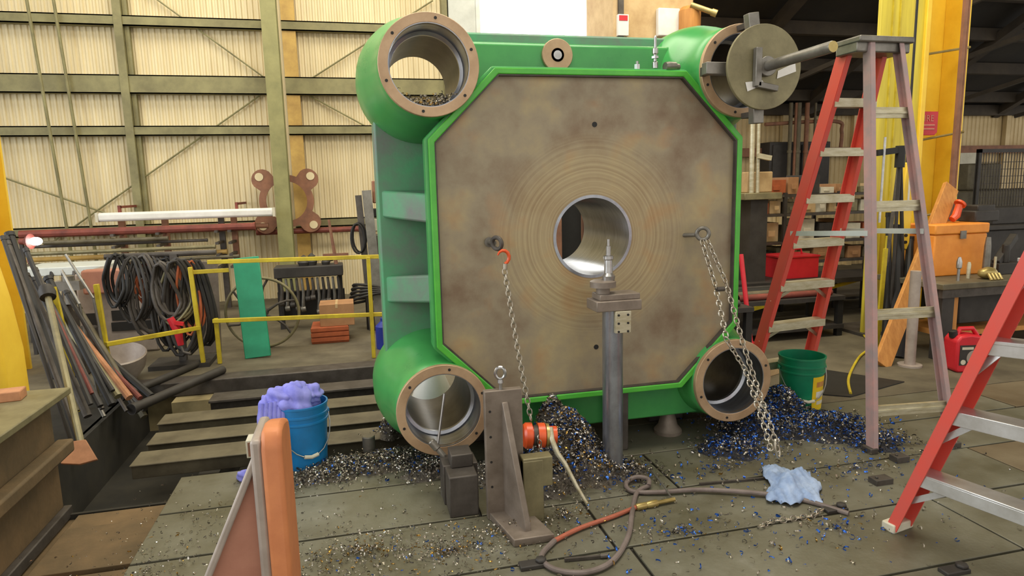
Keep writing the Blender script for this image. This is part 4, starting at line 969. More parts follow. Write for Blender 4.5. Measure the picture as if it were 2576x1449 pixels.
# pipe rack along the wall
rk = thing('pipe_rack', 'steel rack arms carrying long pipes along the back wall', 'rack', at(500, 640, 9.3))
for px in (300, 410, 553, 585):
    a = at(px, 545 if px < 500 else 545, 9.35); mb = MB(); mb.bar((a.x, 9.42, 0), (a.x, 9.42, a.z), .07, .07, (0, 1, 0))
    pst = part('upright', mb, M['rust'] if px != 553 else M['iron'], rk)
    for z in (1.08, .93, .78, .62): mb = MB(); mb.bar((a.x, 9.42, z-.03), (a.x, 9.0, z-.03), .04, .03); part('arm', mb, M['iron'], pst)
def pipe(label, x0, x1, y, Y, r, mm, n=10):
    a = at(x0, y, Y); z = a.z; b = at(x1, y, Y); mb = MB(); mb.cyl((a.x, Y, z), (b.x, Y, z), r, n); mb.lathe([(r*1.12, 0), (r*1.12, .02)], (b.x, Y, z), (1, 0, 0), n)
    return single('stock_pipe', label, 'pipe', mb, M[mm], (a.x, Y, z), group='pipes on the wall rack')
pipe('thick red oxide pipe on top of the wall rack', 50, 640, 590, 9.1, .05, 'rustred'); pipe('dark red pipe behind the wall column', 645, 900, 585, 9.70, .04, 'rustred')
pipe('grey pipe just under the thick red pipe', 110, 420, 611, 9.05, .025, 'beam'); pipe('slim dark pipe low on the wall rack', 60, 520, 622, 9.15, .02, 'iron')
pipe('olive pipe midway down the wall rack', 60, 540, 640, 9.0, .025, 'ironolive'); pipe('yellowish pipe midway down the wall rack', 60, 570, 655, 9.2, .03, 'post'); pipe('grey green pipe lowest on the wall rack', 70, 600, 668, 9.02, .022, 'beam')
pipe('rust brown angle stock at the foot of the flange plate', 540, 672, 572, 9.3, .035, 'rust')
lp = thing('work_lamp', 'glowing work lamp by the left yellow column', 'lamp', at(90, 607, 7.2))
p = lp.location.copy(); mb = MB(); mb.blob(p, (.055, .05, .04), 3, .0, 1); part('bulb', mb, M['tubelamp'], lp)
mb = MB(); mb.lathe([(.075, .0), (.03, .06), (.03, .1)], p+Vector((-.05, .02, 0)), (-1, .2, 0), 16); part('reflector', mb, M['rustred'], lp)
mb = MB(); mb.bar(p+Vector((-.14, .04, 0)), Vector((p.x-.14, p.y+.04, .0)), .03, .03, (0, 1, 0)); part('stand', mb, M['dark'], lp)

# grey cabinet and bench behind the cables
cb = thing('grey_cabinet', 'low grey machine cabinet with dark slots behind the yellow rail', 'cabinet', (-2.2, 7.1, 0))
a, b = at(185, 690, 7.0), at(410, 960, 7.0); zt = a.z
mb = MB(); mb.box(a.x, b.x, 7.0, 7.7, .0, zt); part('body', mb, M['bracketgrey'], cb, bevel=.02)
for y0, y1 in ((782, 800), (812, 826)):
    p, q = at(280, y0, 6.99), at(395, y1, 6.99); mb = MB(); mb.box(p.x, q.x, 6.985, 7.0, q.z, p.z); part('slot', mb, M['black'], cb)
p, q = at(205, 790, 6.99), at(262, 850, 6.99); mb = MB(); mb.box(p.x, q.x, 6.98, 7.0, q.z, p.z); part('opening', mb, M['black'], cb)
p, q = at(205, 680, 6.9), at(320, 735, 6.9); mb = MB(); mb.box(p.x, q.x, 6.86, 6.99, q.z, p.z); part('pink_panel', mb, M['bracketpink'], cb, bevel=.02, label='pinkish curved upper panel')
bn = thing('white_bench', 'long bench with a pale top behind the leaning bars', 'bench', (-3.0, 8.0, 0))
a, b = at(62, 672, 8.0), at(280, 668, 8.0); mb = MB(); mb.box(a.x, b.x, 7.8, 8.4, a.z-.09, a.z); part('top', mb, M['greywhite'], bn, bevel=.01)
for x in (a.x+.06, b.x-.06): mb = MB(); mb.box(x-.03, x+.03, 7.85, 7.91, 0, a.z-.09); part('leg', mb, M['dark'], bn)
for i, px in enumerate((120, 150, 178, 205, 232, 258)):
    p = at(px, 690, 7.72); L_ = .22+.06*(i % 3); mb = MB(); mb.tube([(p.x, 7.815, a.z-.05), (p.x+.02, 7.73, p.z-L_*.5), (p.x, 7.72, p.z-L_), (p.x+.05, 7.72, p.z-L_-.04), (p.x+.08, 7.72, p.z-L_+.02)], [.02, .016, .018, .016, .008], 8)
    single('hanging_strap', ['first', 'second', 'third', 'fourth', 'fifth', 'sixth'][i]+' dark lifting strap from the left hanging off the pale bench', 'strap', mb, M[['black', 'dark', 'iron'][i % 3]], p, group='straps on the pale bench')
# cable bundle rack
cbk = thing('cable_stand', 'dark stand on which the cables and hoses hang', 'stand', fl(470, 930))
q = fl(455, 925); top = at(420, 640, q.y+.1)
mb = MB(); mb.bar((q.x, q.y+.12, 0), (top.x+.05, q.y+.12, top.z), .06, .06, (0, 1, 0)); part('upright', mb, M['iron'], cbk)
mb = MB(); mb.cyl((top.x-.5, q.y+.12, top.z), (top.x+.4, q.y+.12, top.z), .025, 10); part('crossbar', mb, M['iron'], cbk)
mb = MB(); mb.cbox((q.x, q.y+.12, .02), (.5, .35, .04)); part('foot', mb, M['dark'], cbk)
cdef = [(290, 640, 300, 760, 'black', .017), (330, 645, 345, 800, 'dark', .016), (360, 640, 390, 840, 'iron', .018), (395, 650, 430, 870, 'dark', .017), (420, 645, 455, 850, 'black', .015),
        (445, 650, 470, 880, 'dark', .02), (465, 655, 490, 830, 'crate', .014), (480, 655, 515, 860, 'black', .022), (375, 660, 400, 760, 'crate', .014), (345, 660, 365, 740, 'steelmid', .012),
        (405, 660, 440, 790, 'iron', .02), (440, 660, 450, 800, 'ironolive', .014)]
cl = ['black cable loop at the left of the stand', 'dark cable loop second from the left of the stand', 'grey cable loop below the stand crossbar', 'dark cable loop hanging low before the stand', 'thin black cable loop in the middle', 'lowest thick dark hose loop', 'orange brown cable loop at right', 'thick black hose loop nearest the grey slats', 'short orange brown cable loop', 'short bright cable loop', 'thick grey hose loop in the middle', 'olive cable loop in the middle']
for i, (x0, y0, x1, y1, mm, r) in enumerate(cdef):
    Y = q.y+.02+.03*(i % 5); a = at(x0, y0, Y); b = at(x1, y1, Y); hw = .09+.03*(i % 3)
    pts = []
    for k in range(20):
        t = 2*PI*k/20; u = (1-math.cos(t))/2
        c = a.lerp(b, u); pts.append(c+Vector((hw*math.sin(t)*(.6+.5*u), .03*math.sin(2*t+i), 0)))
    mb = MB(); mb.tube(pts, r, 8, closed=True)
    for dx in (.03, -.025): mb.tube([p+Vector((dx, .02*(1 if dx > 0 else -1), -.02+.03*math.sin(j))) for j, p in enumerate(pts)], r*.8, 8, closed=True)
    single('cable_loop', cl[i]+', hung by the yellow rail', 'cable', mb, M[mm], b, group='cables hung on the stand')
g = thing('torch_gun', 'red welding gun hanging below the cable bundle', 'gun', at(440, 850, 6.1))
a, b, c = at(428, 800, 6.1), at(448, 835, 6.1), at(455, 868, 6.1)
mb = MB(); mb.tube([a, b, c], [.03, .035, .025], 10); part('handle', mb, M['canred'], g)
mb = MB(); mb.bar(at(440, 812, 6.08), at(462, 815, 6.08), .03, .03); part('trigger', mb, M['canred'], g)
mb = MB(); mb.tube([c, c+Vector((.02, -.02, -.06)), c+Vector((.08, -.03, -.08))], .014, 8); part('nozzle', mb, M['iron'], g)
# draped canvas over a drum, lower left
p = at(300, 930, 5.9); mb = MB(); mb.lathe([(.02, 0), (.13, .04), (.19, .14), (.21, .26), (.20, .27), (.17, .15), (.1, .06), (0, .03)], (p.x, p.y, 0), (0.1, -.25, 1), 28); single('steel_bowl', 'large dented grey basin on the floor behind the yellow rail', 'basin', mb, M['bracketgrey'], (p.x, p.y, 0))
# floor ducts
for i, (x0, y0, x1, y1, r, lab) in enumerate(((300, 1000, 520, 905, .03, 'dark pipe running along the pit edge'), (330, 1030, 560, 930, .036, 'thick dark pipe nearest the pit'))):
    a, b = fl(x0, y0, r), fl(x1, y1, r); mb = MB(); mb.cyl(a, b, r, 14); mb.lathe([(r*1.15, 0), (r*1.15, .04)], a, b-a, 14); single('floor_pipe', lab, 'pipe', mb, M['dark'], a)
# slats, green plank, wheel
for i, x in enumerate((512, 526, 540)):
    a, b = at(x-6, 660, 6.7), at(x+8, 890, 6.7); mb = MB(); mb.bar((b.x, 6.72, .0), (a.x, 6.78, a.z), .065, .02, (0, 1, 0)); single('grey_board', ['left', 'middle', 'right'][i]+' grey board of three standing beside the wheel', 'board', mb, M['ironlight'], (b.x, 6.72, 0), group='grey boards by the wheel', bevel=.003)
a, b = at(614, 650, 6.42), at(648, 908, 6.30); mb = MB(); mb.bar((b.x, 6.36, .005), (a.x, 6.52, .93), .23, .03, (0, 1, 0)); single('green_plank', 'teal green plank leaning on the spoked wheel', 'plank', mb, M['teal'], (b.x, 6.36, 0), bevel=.006)
wh = thing('spoked_wheel', 'large thin rimmed iron wheel standing behind the yellow rail', 'wheel', (-.9, 6.75, 0))
c = at(663, 815, 6.75); rw = c.z-.012; rw = .345; c.z = rw+.012
mb = MB(); mb.torus(c, (.08, 1, .03), rw-.0, .014, 56, 8); part('rim', mb, M['ironolive'], wh)
mb = MB(); mb.lathe([(.05, -.05), (.05, .05)], c, (.08, 1, .03), 20); part('hub', mb, M['iron'], wh)
for k in range(6):
    an = R(18+60*k); d = Vector((math.cos(an), 0, math.sin(an))); tg = Vector((-math.sin(an), 0, math.cos(an)))
    mb = MB(); mb.tube([c+d*.04, c+d*.16+tg*.03, c+d*.25+tg*.03, c+d*(rw-.008)], [.016, .012, .011, .012], 8); part('spoke', mb, M['iron'], wh)
# tool bench with hanging tools
tb = thing('tool_rack', 'dark rack of hanging tools behind the guard rail', 'rack', (-.2, 7.6, 0))
a, b = at(690, 672, 7.6), at(862, 665, 7.6); mb = MB(); mb.box(a.x, b.x, 7.5, 7.8, a.z-.12, a.z); part('top_beam', mb, M['dark'], tb, bevel=.01)
for x in (a.x+.04, b.x-.04): mb = MB(); mb.bar((x, 7.65, 0), (x, 7.65, a.z-.11), .05, .05, (0, 1, 0)); part('leg', mb, M['dark'], tb)
mb = MB(); mb.box(a.x, b.x, 7.7, 7.78, .12, a.z-.3); part('back_panel', mb, M['black'], tb)
rnd = random.Random(3); ha, hb, hz = a.x, b.x, a.z
for i in range(12):
    x = ha+.06+(hb-ha-.12)*i/11; L_ = rnd.uniform(.22, .42); z = hz-.13; mb = MB()
    mb.tube([(x, 7.54, z), (x+.01, 7.53, z-L_*.5), (x-.005, 7.53, z-L_)], [.014, .017, .022], 8)
    mb.lathe([(.03, -.02), (.034, 0), (.03, .03)], (x-.005, 7.53, z-L_), (1, 0, .1), 12)
    single('hanging_tool', ['dark wrench', 'grey wrench', 'iron shackle bar'][i % 3]+' number-free, hanging on the dark rack'.replace(' number-free', '')+', %s' % ['far left', 'second from left', 'third from left', 'fourth from left', 'fifth from left', 'left of the middle', 'right of the middle', 'fifth from right', 'fourth from right', 'third from right', 'second from right', 'far right'][i], 'tool', mb, M[['iron', 'steelmid', 'dark'][i % 3]], (x, 7.53, z), group='tools hung on the dark rack')
for i, (px, r, h) in enumerate(((765, .07, .12), (785, .06, .14), (820, .05, .10))):
    p = at(px, 665, 7.62); mb = MB(); mb.lathe([(r*.8, 0), (r, h*.3), (r*.6, h*.6), (r*.7, h*.75), (0, h)], (p.x, p.y, hz), (0, 0, 1), 16); mb.cyl((p.x, p.y, hz+h*.4), (p.x+r*1.6, p.y, hz+h*.5), .015, 8); single('iron_casting', ['round dark casting on the tool rack, leftmost', 'round dark casting on the tool rack, tallest of the pair', 'low dark casting on the tool rack, nearest the column'][i], 'casting', mb, M['dark'], (p.x, p.y, hz))
p = at(845, 650, 7.62); mb = MB(); mb.cyl((p.x, p.y, hz), (p.x-.05, p.y, hz+.5), .022, 10, .014); mb.bar((p.x-.14, p.y, hz+.1), (p.x+.14, p.y, hz+.1), .03, .04); single('standing_spindle', 'rusty upright spindle with cross bar on the tool rack', 'spindle', mb, M['rust'], (p.x, p.y, hz))
# boxes
def carton(label, x0, y0, x1, y1, Y, z0, dep, mm, name='carton', cat='box', lid=True):
    a, b = at(x0, y0, Y), at(x1, y1, Y); zz = b.z if z0 is None else z0
    t = thing(name, label, cat, ((a.x+b.x)/2, Y, zz))
    mb = MB(); mb.box(a.x, b.x, Y, Y+dep, zz, max(a.z, zz+.04)); part('body', mb, M[mm], t, bevel=.004)
    if lid:
        mb = MB(); mb.box((a.x+b.x)/2-.012, (a.x+b.x)/2+.012, Y-.002, Y+dep+.002, max(a.z, zz+.04)-.04, max(a.z, zz+.04)+.002); part('tape', mb, M['cardpale'], t)
    return t, max(a.z, zz+.04)
_, zc = carton('orange brown crate on the floor under the brown carton', 782, 826, 880, 886, 6.75, 0, .35, 'crate', 'crate', 'crate', lid=False)
ct = bpy.data.objects['crate']
a, b = at(782, 826, 6.75), at(880, 886, 6.75)
for k in range(3): mb = MB(); z = .02+k*(zc-.04)/2.4; mb.box(a.x-.004, b.x+.004, 6.738, 6.75, z, z+(zc-.04)/3.2); part('slat', mb, M['crate'], ct, bevel=.003)
carton('brown carton standing on the orange crate', 802, 768, 893, 826, 6.78, zc, .3, 'card')
p = at(968, 870, 6.35); mb = MB(); mb.lathe([(.075, 0), (.08, .02), (.08, .22), (.03, .27), (.03, .30), (0, .30)], (p.x, p.y, 0), (0, 0, 1), 20); single('blue_jug', 'blue plastic jug on the floor beside the silver post', 'jug', mb, M['blueplastic'], (p.x, p.y, 0))
# silver post with electrical boxes
sp2 = thing('cabinet_post', 'tall silver strut post with switch boxes beside the platen', 'post', (.35, 8.2, 0))
a, b = at(928, 470, 8.2), at(958, 865, 6.9)
a = at(922, 480, 7.4); b2 = at(962, 860, 7.0)
mb = MB(); mb.bar((b2.x, 7.2, 0), (a.x, 7.4, a.z), .10, .08, (0, 1, 0)); part('strut', mb, M['steelmid'], sp2)
mb = MB(); mb.bar((b2.x-.09, 7.25, 0), (a.x-.09, 7.45, a.z-.05), .07, .06, (0, 1, 0)); part('dark_strut', mb, M['iron'], sp2)
for i, (y0, y1, mm) in enumerate(((455, 510, 'rust'), (525, 545, 'black'), (550, 580, 'offwhite'), (590, 640, 'steelmid'), (655, 690, 'crate'), (700, 760, 'white'))):
    p, q_ = at(935+i*2, y0, 7.5), at(985, y1, 7.5); mb = MB(); mb.box(p.x, q_.x, 7.44, 7.62, q_.z, p.z); part('switch_box', mb, M[mm], sp2, bevel=.01)
p = at(900, 600, 7.3); pts = [p+Vector((.07*math.cos(t), 0, .16*math.sin(t))) for t in [2*PI*k/20 for k in range(20)]]
mb = MB(); mb.tube(pts, .012, 8, closed=True); mb.tube([v+Vector((.02, .03, .01)) for v in pts], .01, 8, closed=True); single('cord_coil', 'black cord coil hung on the silver post', 'cord', mb, M['black'], p)
p = at(925, 740, 7.3); mb = MB()
for k in range(5): mb.torus((p.x, p.y, .35+.03*k), (.1*k-.2, .3, 1), .20-.012*k, .016, 24, 6)
mb.cyl((p.x, p.y, 0), (p.x, p.y, .5), .03, 10); single('wire_coil', 'heap of black wire coiled on a stand by the silver post', 'wire', mb, M['black'], (p.x, p.y, 0))

# machine behind the platen top: brown column with head
mc = thing('boring_mill', 'tan column of a large machine behind the platen top', 'machine', (4.0, 7.0, 0))
a, b = at(1545, 95, 7.0), at(1745, 95, 7.0)
mb = MB(); mb.box(a.x, b.x, 7.0, 7.9, 0, 4.6); part('column', mb, M['cardpale'], mc, bevel=.03)
mb = MB(); mb.box(a.x+.04, a.x+.10, 6.97, 7.0, 1, 4.6); part('way', mb, M['iron'], mc)
p, q_ = at(1655, 20, 6.95), at(1708, 92, 6.95); mb = MB(); mb.box(p.x, q_.x, 6.93, 7.0, q_.z, p.z); part('gauge_panel', mb, M['white'], mc, bevel=.01)
p, q_ = at(1555, 35, 6.95), at(1582, 90, 6.95); mb = MB(); mb.box(p.x, q_.x, 6.95, 7.0, q_.z, p.z); lbp = part('warning_plate', mb, M['white'], mc, bevel=.005)
p, q_ = at(1558, 38, 6.945), at(1579, 52, 6.945); mb = MB(); mb.box(p.x, q_.x, 6.945, 6.951, q_.z, p.z); part('red_band', mb, M['canred'], lbp)
p = at(1735, 40, 6.9); mb = MB(); mb.lathe([(.10, 0), (.12, .05), (.12, .3), (.09, .34)], (p.x, p.y, p.z-.25), (0, 0, 1), 20); part('motor', mb, M['wood'], mc)
p, q_ = at(1738, 12, 6.8), at(1790, 30, 6.7); mb = MB(); mb.cyl(p, q_, .03, 12); mb.cyl(q_, q_+(q_-p)*.25, .04, 12); part('pipe_arm', mb, M['brass'], mc)

# ------------------------------------------------------------------ right hand bay
# yellow crane column
Yc = 5.3
yx0, yx1 = at(2210, 150, Yc).x, at(2330, 150, Yc).x; yx2, yx3 = at(2345, 150, Yc+.35).x, at(2392, 150, Yc+.35).x
cc = thing('crane_column', 'broad yellow crane column behind the tall ladder', 'column', ((yx0+yx2)/2, Yc, 0))
mb = MB(); mb.box(yx0, yx1, Yc, Yc+.04, 0, 4.6); part('front_flange', mb, M['yellowold'], cc, bevel=.006)
for x in (yx0+.12, yx0+.20): mb = MB(); mb.box(x, x+.012, Yc-.012, Yc, 0, 4.6); part('seam_strip', mb, M['yellowdim'], cc)
mb = MB(); mb.box(yx1-.05, yx1, Yc-.03, Yc+.40, 0, 4.6); part('web', mb, M['yellow'], cc, bevel=.006)
mb = MB(); mb.box(yx1-.02, yx3-.06, Yc+.36, Yc+.40, 0, 4.6); part('rear_flange', mb, M['yellow'], cc, bevel=.006)
mb = MB(); mb.box(yx3-.10, yx3-.06, Yc+.10, Yc+.36, 0, 4.6); part('side_flange', mb, M['yellow'], cc, bevel=.006)
mb = MB(); mb.box(yx0-.04, yx3-.02, Yc-.04, Yc+.44, 0, .03); part('base_plate', mb, M['iron'], cc)
for z in (1.15, 1.9, 2.7): mb = MB(); mb.tube([(yx1, Yc+.10, z-.04), (yx3-.06, Yc+.09, z+.05)], .012, 8); part('strap', mb, M['brass'], cc)
# FIRE sign
sp_, sq = at(2307, 280, Yc+.07), at(2358, 340, Yc+.07)
sg = thing('fire_sign', 'red fire sign fixed to the yellow crane column', 'sign', ((sp_.x+sq.x)/2, Yc+.07, sq.z))
w_, h_ = sq.x-sp_.x, sp_.z-sq.z
mb = MB(); mb.prism([(0, .12*h_), (.12*w_, 0), (.88*w_, 0), (w_, .12*h_), (w_, h_), (0, h_)], (sp_.x, Yc+.075, sq.z), (1, 0, 0), (0, 0, 1), (0, .02, 0)); bd = part('board', mb, M['canred'], sg, bevel=.003)
def text(s, size, loc, m, parent, name='lettering'):
    cu = bpy.data.curves.new(name, 'FONT'); cu.body = s; cu.size = size; cu.extrude = .001; cu.align_x = 'CENTER'; cu.align_y = 'CENTER'
    to = bpy.data.objects.new('tmp', cu); me = bpy.data.meshes.new_from_object(to); bpy.data.objects.remove(to)
    me.materials.append(m); o = bpy.data.objects.new(name, me); COL.objects.link(o); o.parent = parent
    o.rotation_euler = (PI/2, 0, 0); o.location = Vector(loc)-root(parent).location; return o
M['signink'] = mat('sign_ink', (226, 150, 128), .6)
text('FIRE', .085, ((sp_.x+sq.x)/2, Yc+.072, sq.z+h_*.70), M['signink'], bd)
mb = MB(); mb.box(sp_.x+.15*w_, sq.x-.15*w_, Yc+.071, Yc+.0745, sq.z+h_*.40, sq.z+h_*.46); mb.box(sp_.x+.15*w_, sq.x-.15*w_, Yc+.071, Yc+.0745, sq.z+h_*.24, sq.z+h_*.30); part('print_line', mb, M['signink'], bd)
# hanging pipe right of column
b = at(2400, 470, 5.12); mb = MB(); mb.box(b.x-.03, b.x+.01, 5.12, 5.15, 0, 4.4); mb.box(b.x+.016, b.x+.03, 5.12, 5.14, 0, 4.4); mb.box(b.x-.07, b.x+.06, 5.10, 5.2, 0, .02)
single('conduit_post', 'slim dark steel conduit post right of the yellow column', 'post', mb, M['rust'], (b.x, 5.12, 0))
# leaning plank
a, b = at(2392, 470, 4.95), fl(2217, 922)
mb = MB(); mb.bar(b+Vector((0, 0, .01)), a, .15, .04, (.2, 1, 0)); single('wood_plank', 'orange brown plank leaning on the conduit post', 'plank', mb, M['wood'], b, bevel=.004)
# round steel leg post
p = fl(2288, 920); mb = MB(); mb.cyl(p, (p.x, p.y, .78), .04, 16); mb.lathe([(.09, 0), (.09, .015)], p, (0, 0, 1), 20); single('pipe_stand', 'grey pipe stand on the floor behind the leaning plank', 'stand', mb, M['bracketgrey'], p)
# fire extinguisher hung on the column
p = at(2302, 640, 5.18)
fx = thing('fire_extinguisher', 'red fire extinguisher with white label behind the leaning plank', 'extinguisher', (p.x, p.y, p.z-.25))
mb = MB(); mb.lathe([(.05, -.25), (.06, -.235), (.06, .14), (.045, .2), (.02, .22), (.02, .25)], p, (0, 0, 1), 20); part('cylinder', mb, M['canred'], fx)
mb = MB(); mb.lathe([(.0612, -.08), (.0612, .08)], p, (0, 0, 1), 20); part('label', mb, M['white'], fx)
mb = MB(); mb.bar(p+Vector((-.05, 0, .26)), p+Vector((.06, 0, .29)), .02, .03); mb.tube([p+Vector((.05, 0, .26)), p+Vector((.085, -.02, .1)), p+Vector((.07, -.04, -.1))], .012, 8); part('valve', mb, M['black'], fx)
mb = MB(); mb.bar(p+Vector((0, .06, .1)), (p.x, Yc-.005, p.z+.1), .05, .03); part('bracket', mb, M['iron'], fx)
# bright yellow hoist body hung by the column and long tools
p = at(2282, 530, 4.85); hb_ = thing('crane_pendant', 'yellow hoist pendant hanging beside the crane column', 'pendant', p)
q_ = at(2282, 620, 4.85)
mb = MB(); mb.prism([(-.05, q_.z), (.05, q_.z-.04), (.055, p.z+.1), (.03, p.z+.42), (-.03, p.z+.42), (-.055, p.z+.1)], (p.x, p.y, 0), (1, 0, 0), (0, 0, 1), (0, .08, 0)); part('body', mb, M['yellow'], hb_, bevel=.008)
mb = MB(); mb.bar((p.x, p.y-.005, p.z+.02), (p.x, p.y-.005, p.z+.40), .012, .01, (0, 1, 0)); part('strip', mb, M['white'], hb_)
for k in range(2): mb = MB(); mb.cyl((p.x, p.y-.012, q_.z+.04+k*.06), (p.x, p.y, q_.z+.04+k*.06), .014, 10); part('button', mb, M['black'], hb_)
mb = MB(); mb.cyl((p.x, p.y+.04, p.z+.42), (p.x, p.y+.04, 4.2), .01, 8); part('cord', mb, M['black'], hb_)
ts = thing('tripod_stand', 'black tripod of rods and clamps before the yellow column', 'tripod', fl(2230, 860))
hub = at(2265, 385, 4.7)
for (x1, y1, r, mm) in ((2205, 870, .016, 'steelmid'), (2235, 880, .014, 'dark'), (2275, 865, .016, 'dark')):
    b = fl(x1, y1); mb = MB(); mb.tube([hub, b], r, 8); part('leg', mb, M[mm], ts)
mb = MB(); mb.bar(at(2205, 385, 4.7), at(2300, 372, 4.7), .04, .05); mb.cyl(hub-Vector((0, 0, .12)), hub+Vector((0, 0, .06)), .04, 12); part('clamp_head', mb, M['black'], ts)
mb = MB(); mb.tube([at(2227, 345, 4.68), at(2212, 560, 4.66)], .010, 8); part('bright_rod', mb, M['steel'], ts)
a, b = at(2228, 625, 4.75), fl(2205, 880); mb = MB(); mb.bar(b, a, .035, .02, (0, 1, 0)); mb.cyl(a, a+(a-b)*.12, .008, 8); single('yellow_bar', 'bright yellow bar leaning behind the tall ladder', 'bar', mb, M['yellowdim'], b)
for i, (x0, y0, x1, y1, r) in enumerate(((2260, 570, 2245, 890, .05), (2235, 540, 2225, 885, .03), (2290, 600, 2262, 900, .04))):
    a, b = at(x0, y0, 5.0-.12), fl(x1, y1); mb = MB(); mb.tube([a, a.lerp(b, .5)+Vector((.02, 0, 0)), b], [r*.7, r, r], 10); mb.lathe([(r*.8, -.02), (r*.8, .02)], a, (0, 0, 1), 10)
    single('black_roll', ['fat black rubber roll leaning on the crane column', 'thin black rubber roll leaning left of the fat one', 'black rubber roll leaning closest to the plank'][i], 'roll', mb, M['black'], b, group='rubber rolls by the column')
# workbench right
bt = at(2385, 712, 4.35); zt = bt.z
wb = thing('workbench', 'dark steel workbench at the right edge', 'workbench', (bt.x+.8, 4.6, 0))
mb = MB(); mb.box(bt.x-.1, bt.x+1.9, 4.3, 5.0, zt-.05, zt); part('top', mb, M['beam'], wb, bevel=.006)
mb = MB(); mb.box(bt.x-.08, bt.x+1.88, 4.32, 4.36, zt-.12, zt-.05); part('apron', mb, M['iron'], wb)
for x in (bt.x+.02, bt.x+1.75):
    for y in (4.34, 4.86): mb = MB(); mb.box(x-.07, x+.05, y, y+.1, 0, zt-.05); part('leg', mb, M['dark'], wb, bevel=.004)
mb = MB(); mb.box(bt.x+.07, bt.x+.13, 4.36, 4.42, 0, zt-.05); part('leg', mb, M['wood'], wb)
mb = MB(); mb.box(bt.x+.05, bt.x+1.75, 4.4, 4.9, .18, .22); part('lower_shelf', mb, M['wood'], wb)
p, q_ = at(2340, 565, 4.72), at(2462, 668, 4.72)
ob = thing('orange_chest', 'bright orange steel chest on the workbench', 'chest', ((p.x+q_.x)/2, 4.75, zt))
mb = MB(); mb.box(p.x, q_.x, 4.66, 4.98, zt, p.z-.09); part('body', mb, M['orange'], ob, bevel=.012)
mb = MB(); mb.box(p.x-.01, q_.x+.01, 4.65, 4.99, p.z-.088, p.z); part('lid', mb, M['orange'], ob, bevel=.012)
mb = MB(); mb.box((p.x+q_.x)/2-.03, (p.x+q_.x)/2+.03, 4.64, 4.65, p.z-.13, p.z-.06); part('latch', mb, M['steelmid'], ob)
ztop = p.z
# things on chest: grinder etc
a = at(2400, 545, 4.8); mb = MB(); mb.tube([(a.x-.02, 4.8, ztop+.03), (a.x+.02, 4.8, ztop+.06), (a.x+.05, 4.8, ztop+.16)], [.03, .035, .03], 10); mb.lathe([(.05, 0), (.05, .02)], (a.x+.05, 4.8, ztop+.16), (0.6, 0, .6), 14)
single('angle_grinder', 'orange grinder lying on the orange chest', 'grinder', mb, M['hoist'], (a.x, 4.8, ztop))
a, b = at(2410, 505, 4.95), at(2468, 525, 4.95); mb = MB(); mb.cbox(((a.x+b.x)/2, 4.85, ztop+.05), (.3, .16, .1), .1); mb.cbox(((a.x+b.x)/2, 4.85, ztop+.12), (.22, .14, .06), .1); single('black_case', 'black tool case on top of the orange chest', 'case', mb, M['dark'], ((a.x+b.x)/2, 4.85, ztop), bevel=.01)
# items on bench
def onbench(px, label, prof, mm, Y=4.42, name='machined_part', extra=None):
    p = at(px, 700, Y); mb = MB(); mb.lathe(prof, (p.x, Y, zt), (0, 0, 1), 18)
    if extra: extra(mb, p)
    return single(name, label, 'machine part', mb, M[mm], (p.x, Y, zt))
onbench(2410, 'slim steel punch standing on the workbench', [(.012, 0), (.012, .10), (.022, .11), (.022, .16), (.010, .2), (0, .2)], 'steel')
onbench(2435, 'short bright punch before the orange chest', [(.016, 0), (.016, .12), (.01, .14), (0, .14)], 'alu', 4.5)
onbench(2478, 'tall grey tapered holder on the workbench', [(.05, 0), (.05, .03), (.03, .05), (.026, .26), (.018, .34), (0, .34)], 'steelmid', 4.55)
onbench(2500, 'slim steel pin standing on the workbench at right', [(.01, 0), (.01, .18), (0, .18)], 'alu', 4.45)
p = at(2490, 690, 4.4); mb = MB(); mb.blob((p.x, 4.42, zt+.05), (.09, .06, .05), 3, .05, 2)
for k in range(4): mb.tube([(p.x-.06+.035*k, 4.36, zt+.05), (p.x-.07+.035*k, 4.33, zt+.02), (p.x-.07+.035*k, 4.32, zt+.004)], .012, 8)
single('clawed_casting', 'pale clawed casting on the workbench front', 'casting', mb, M['brass'], (p.x, 4.42, zt))
mb = MB(); p = at(2530, 640, 4.6); mb.box(p.x-.12, p.x+.16, 4.55, 4.8, zt, zt+.1); mb.bar((p.x-.1, 4.6, zt+.1), (p.x+.2, 4.7, zt+.32), .06, .06); mb.cyl((p.x, 4.6, zt+.1), (p.x, 4.6, zt+.26), .03, 12); single('bench_vise', 'dark vise and scrap at the right end of the workbench', 'vise', mb, M['dark'], (p.x, 4.6, zt), bevel=.006)
p = at(2520, 500, 5.6); mb = MB(); mb.box(p.x-.3, p.x+.9, 5.5, 6.0, 0, .95); mb.box(p.x-.33, p.x+.93, 5.47, 6.03, .95, 1.0); mb.box(p.x-.1, p.x+.5, 5.6, 5.9, 1.0, 1.18)
single('parts_cabinet', 'dark parts cabinet behind the workbench', 'cabinet', mb, M['dark'], (p.x, 5.75, 0), bevel=.01)
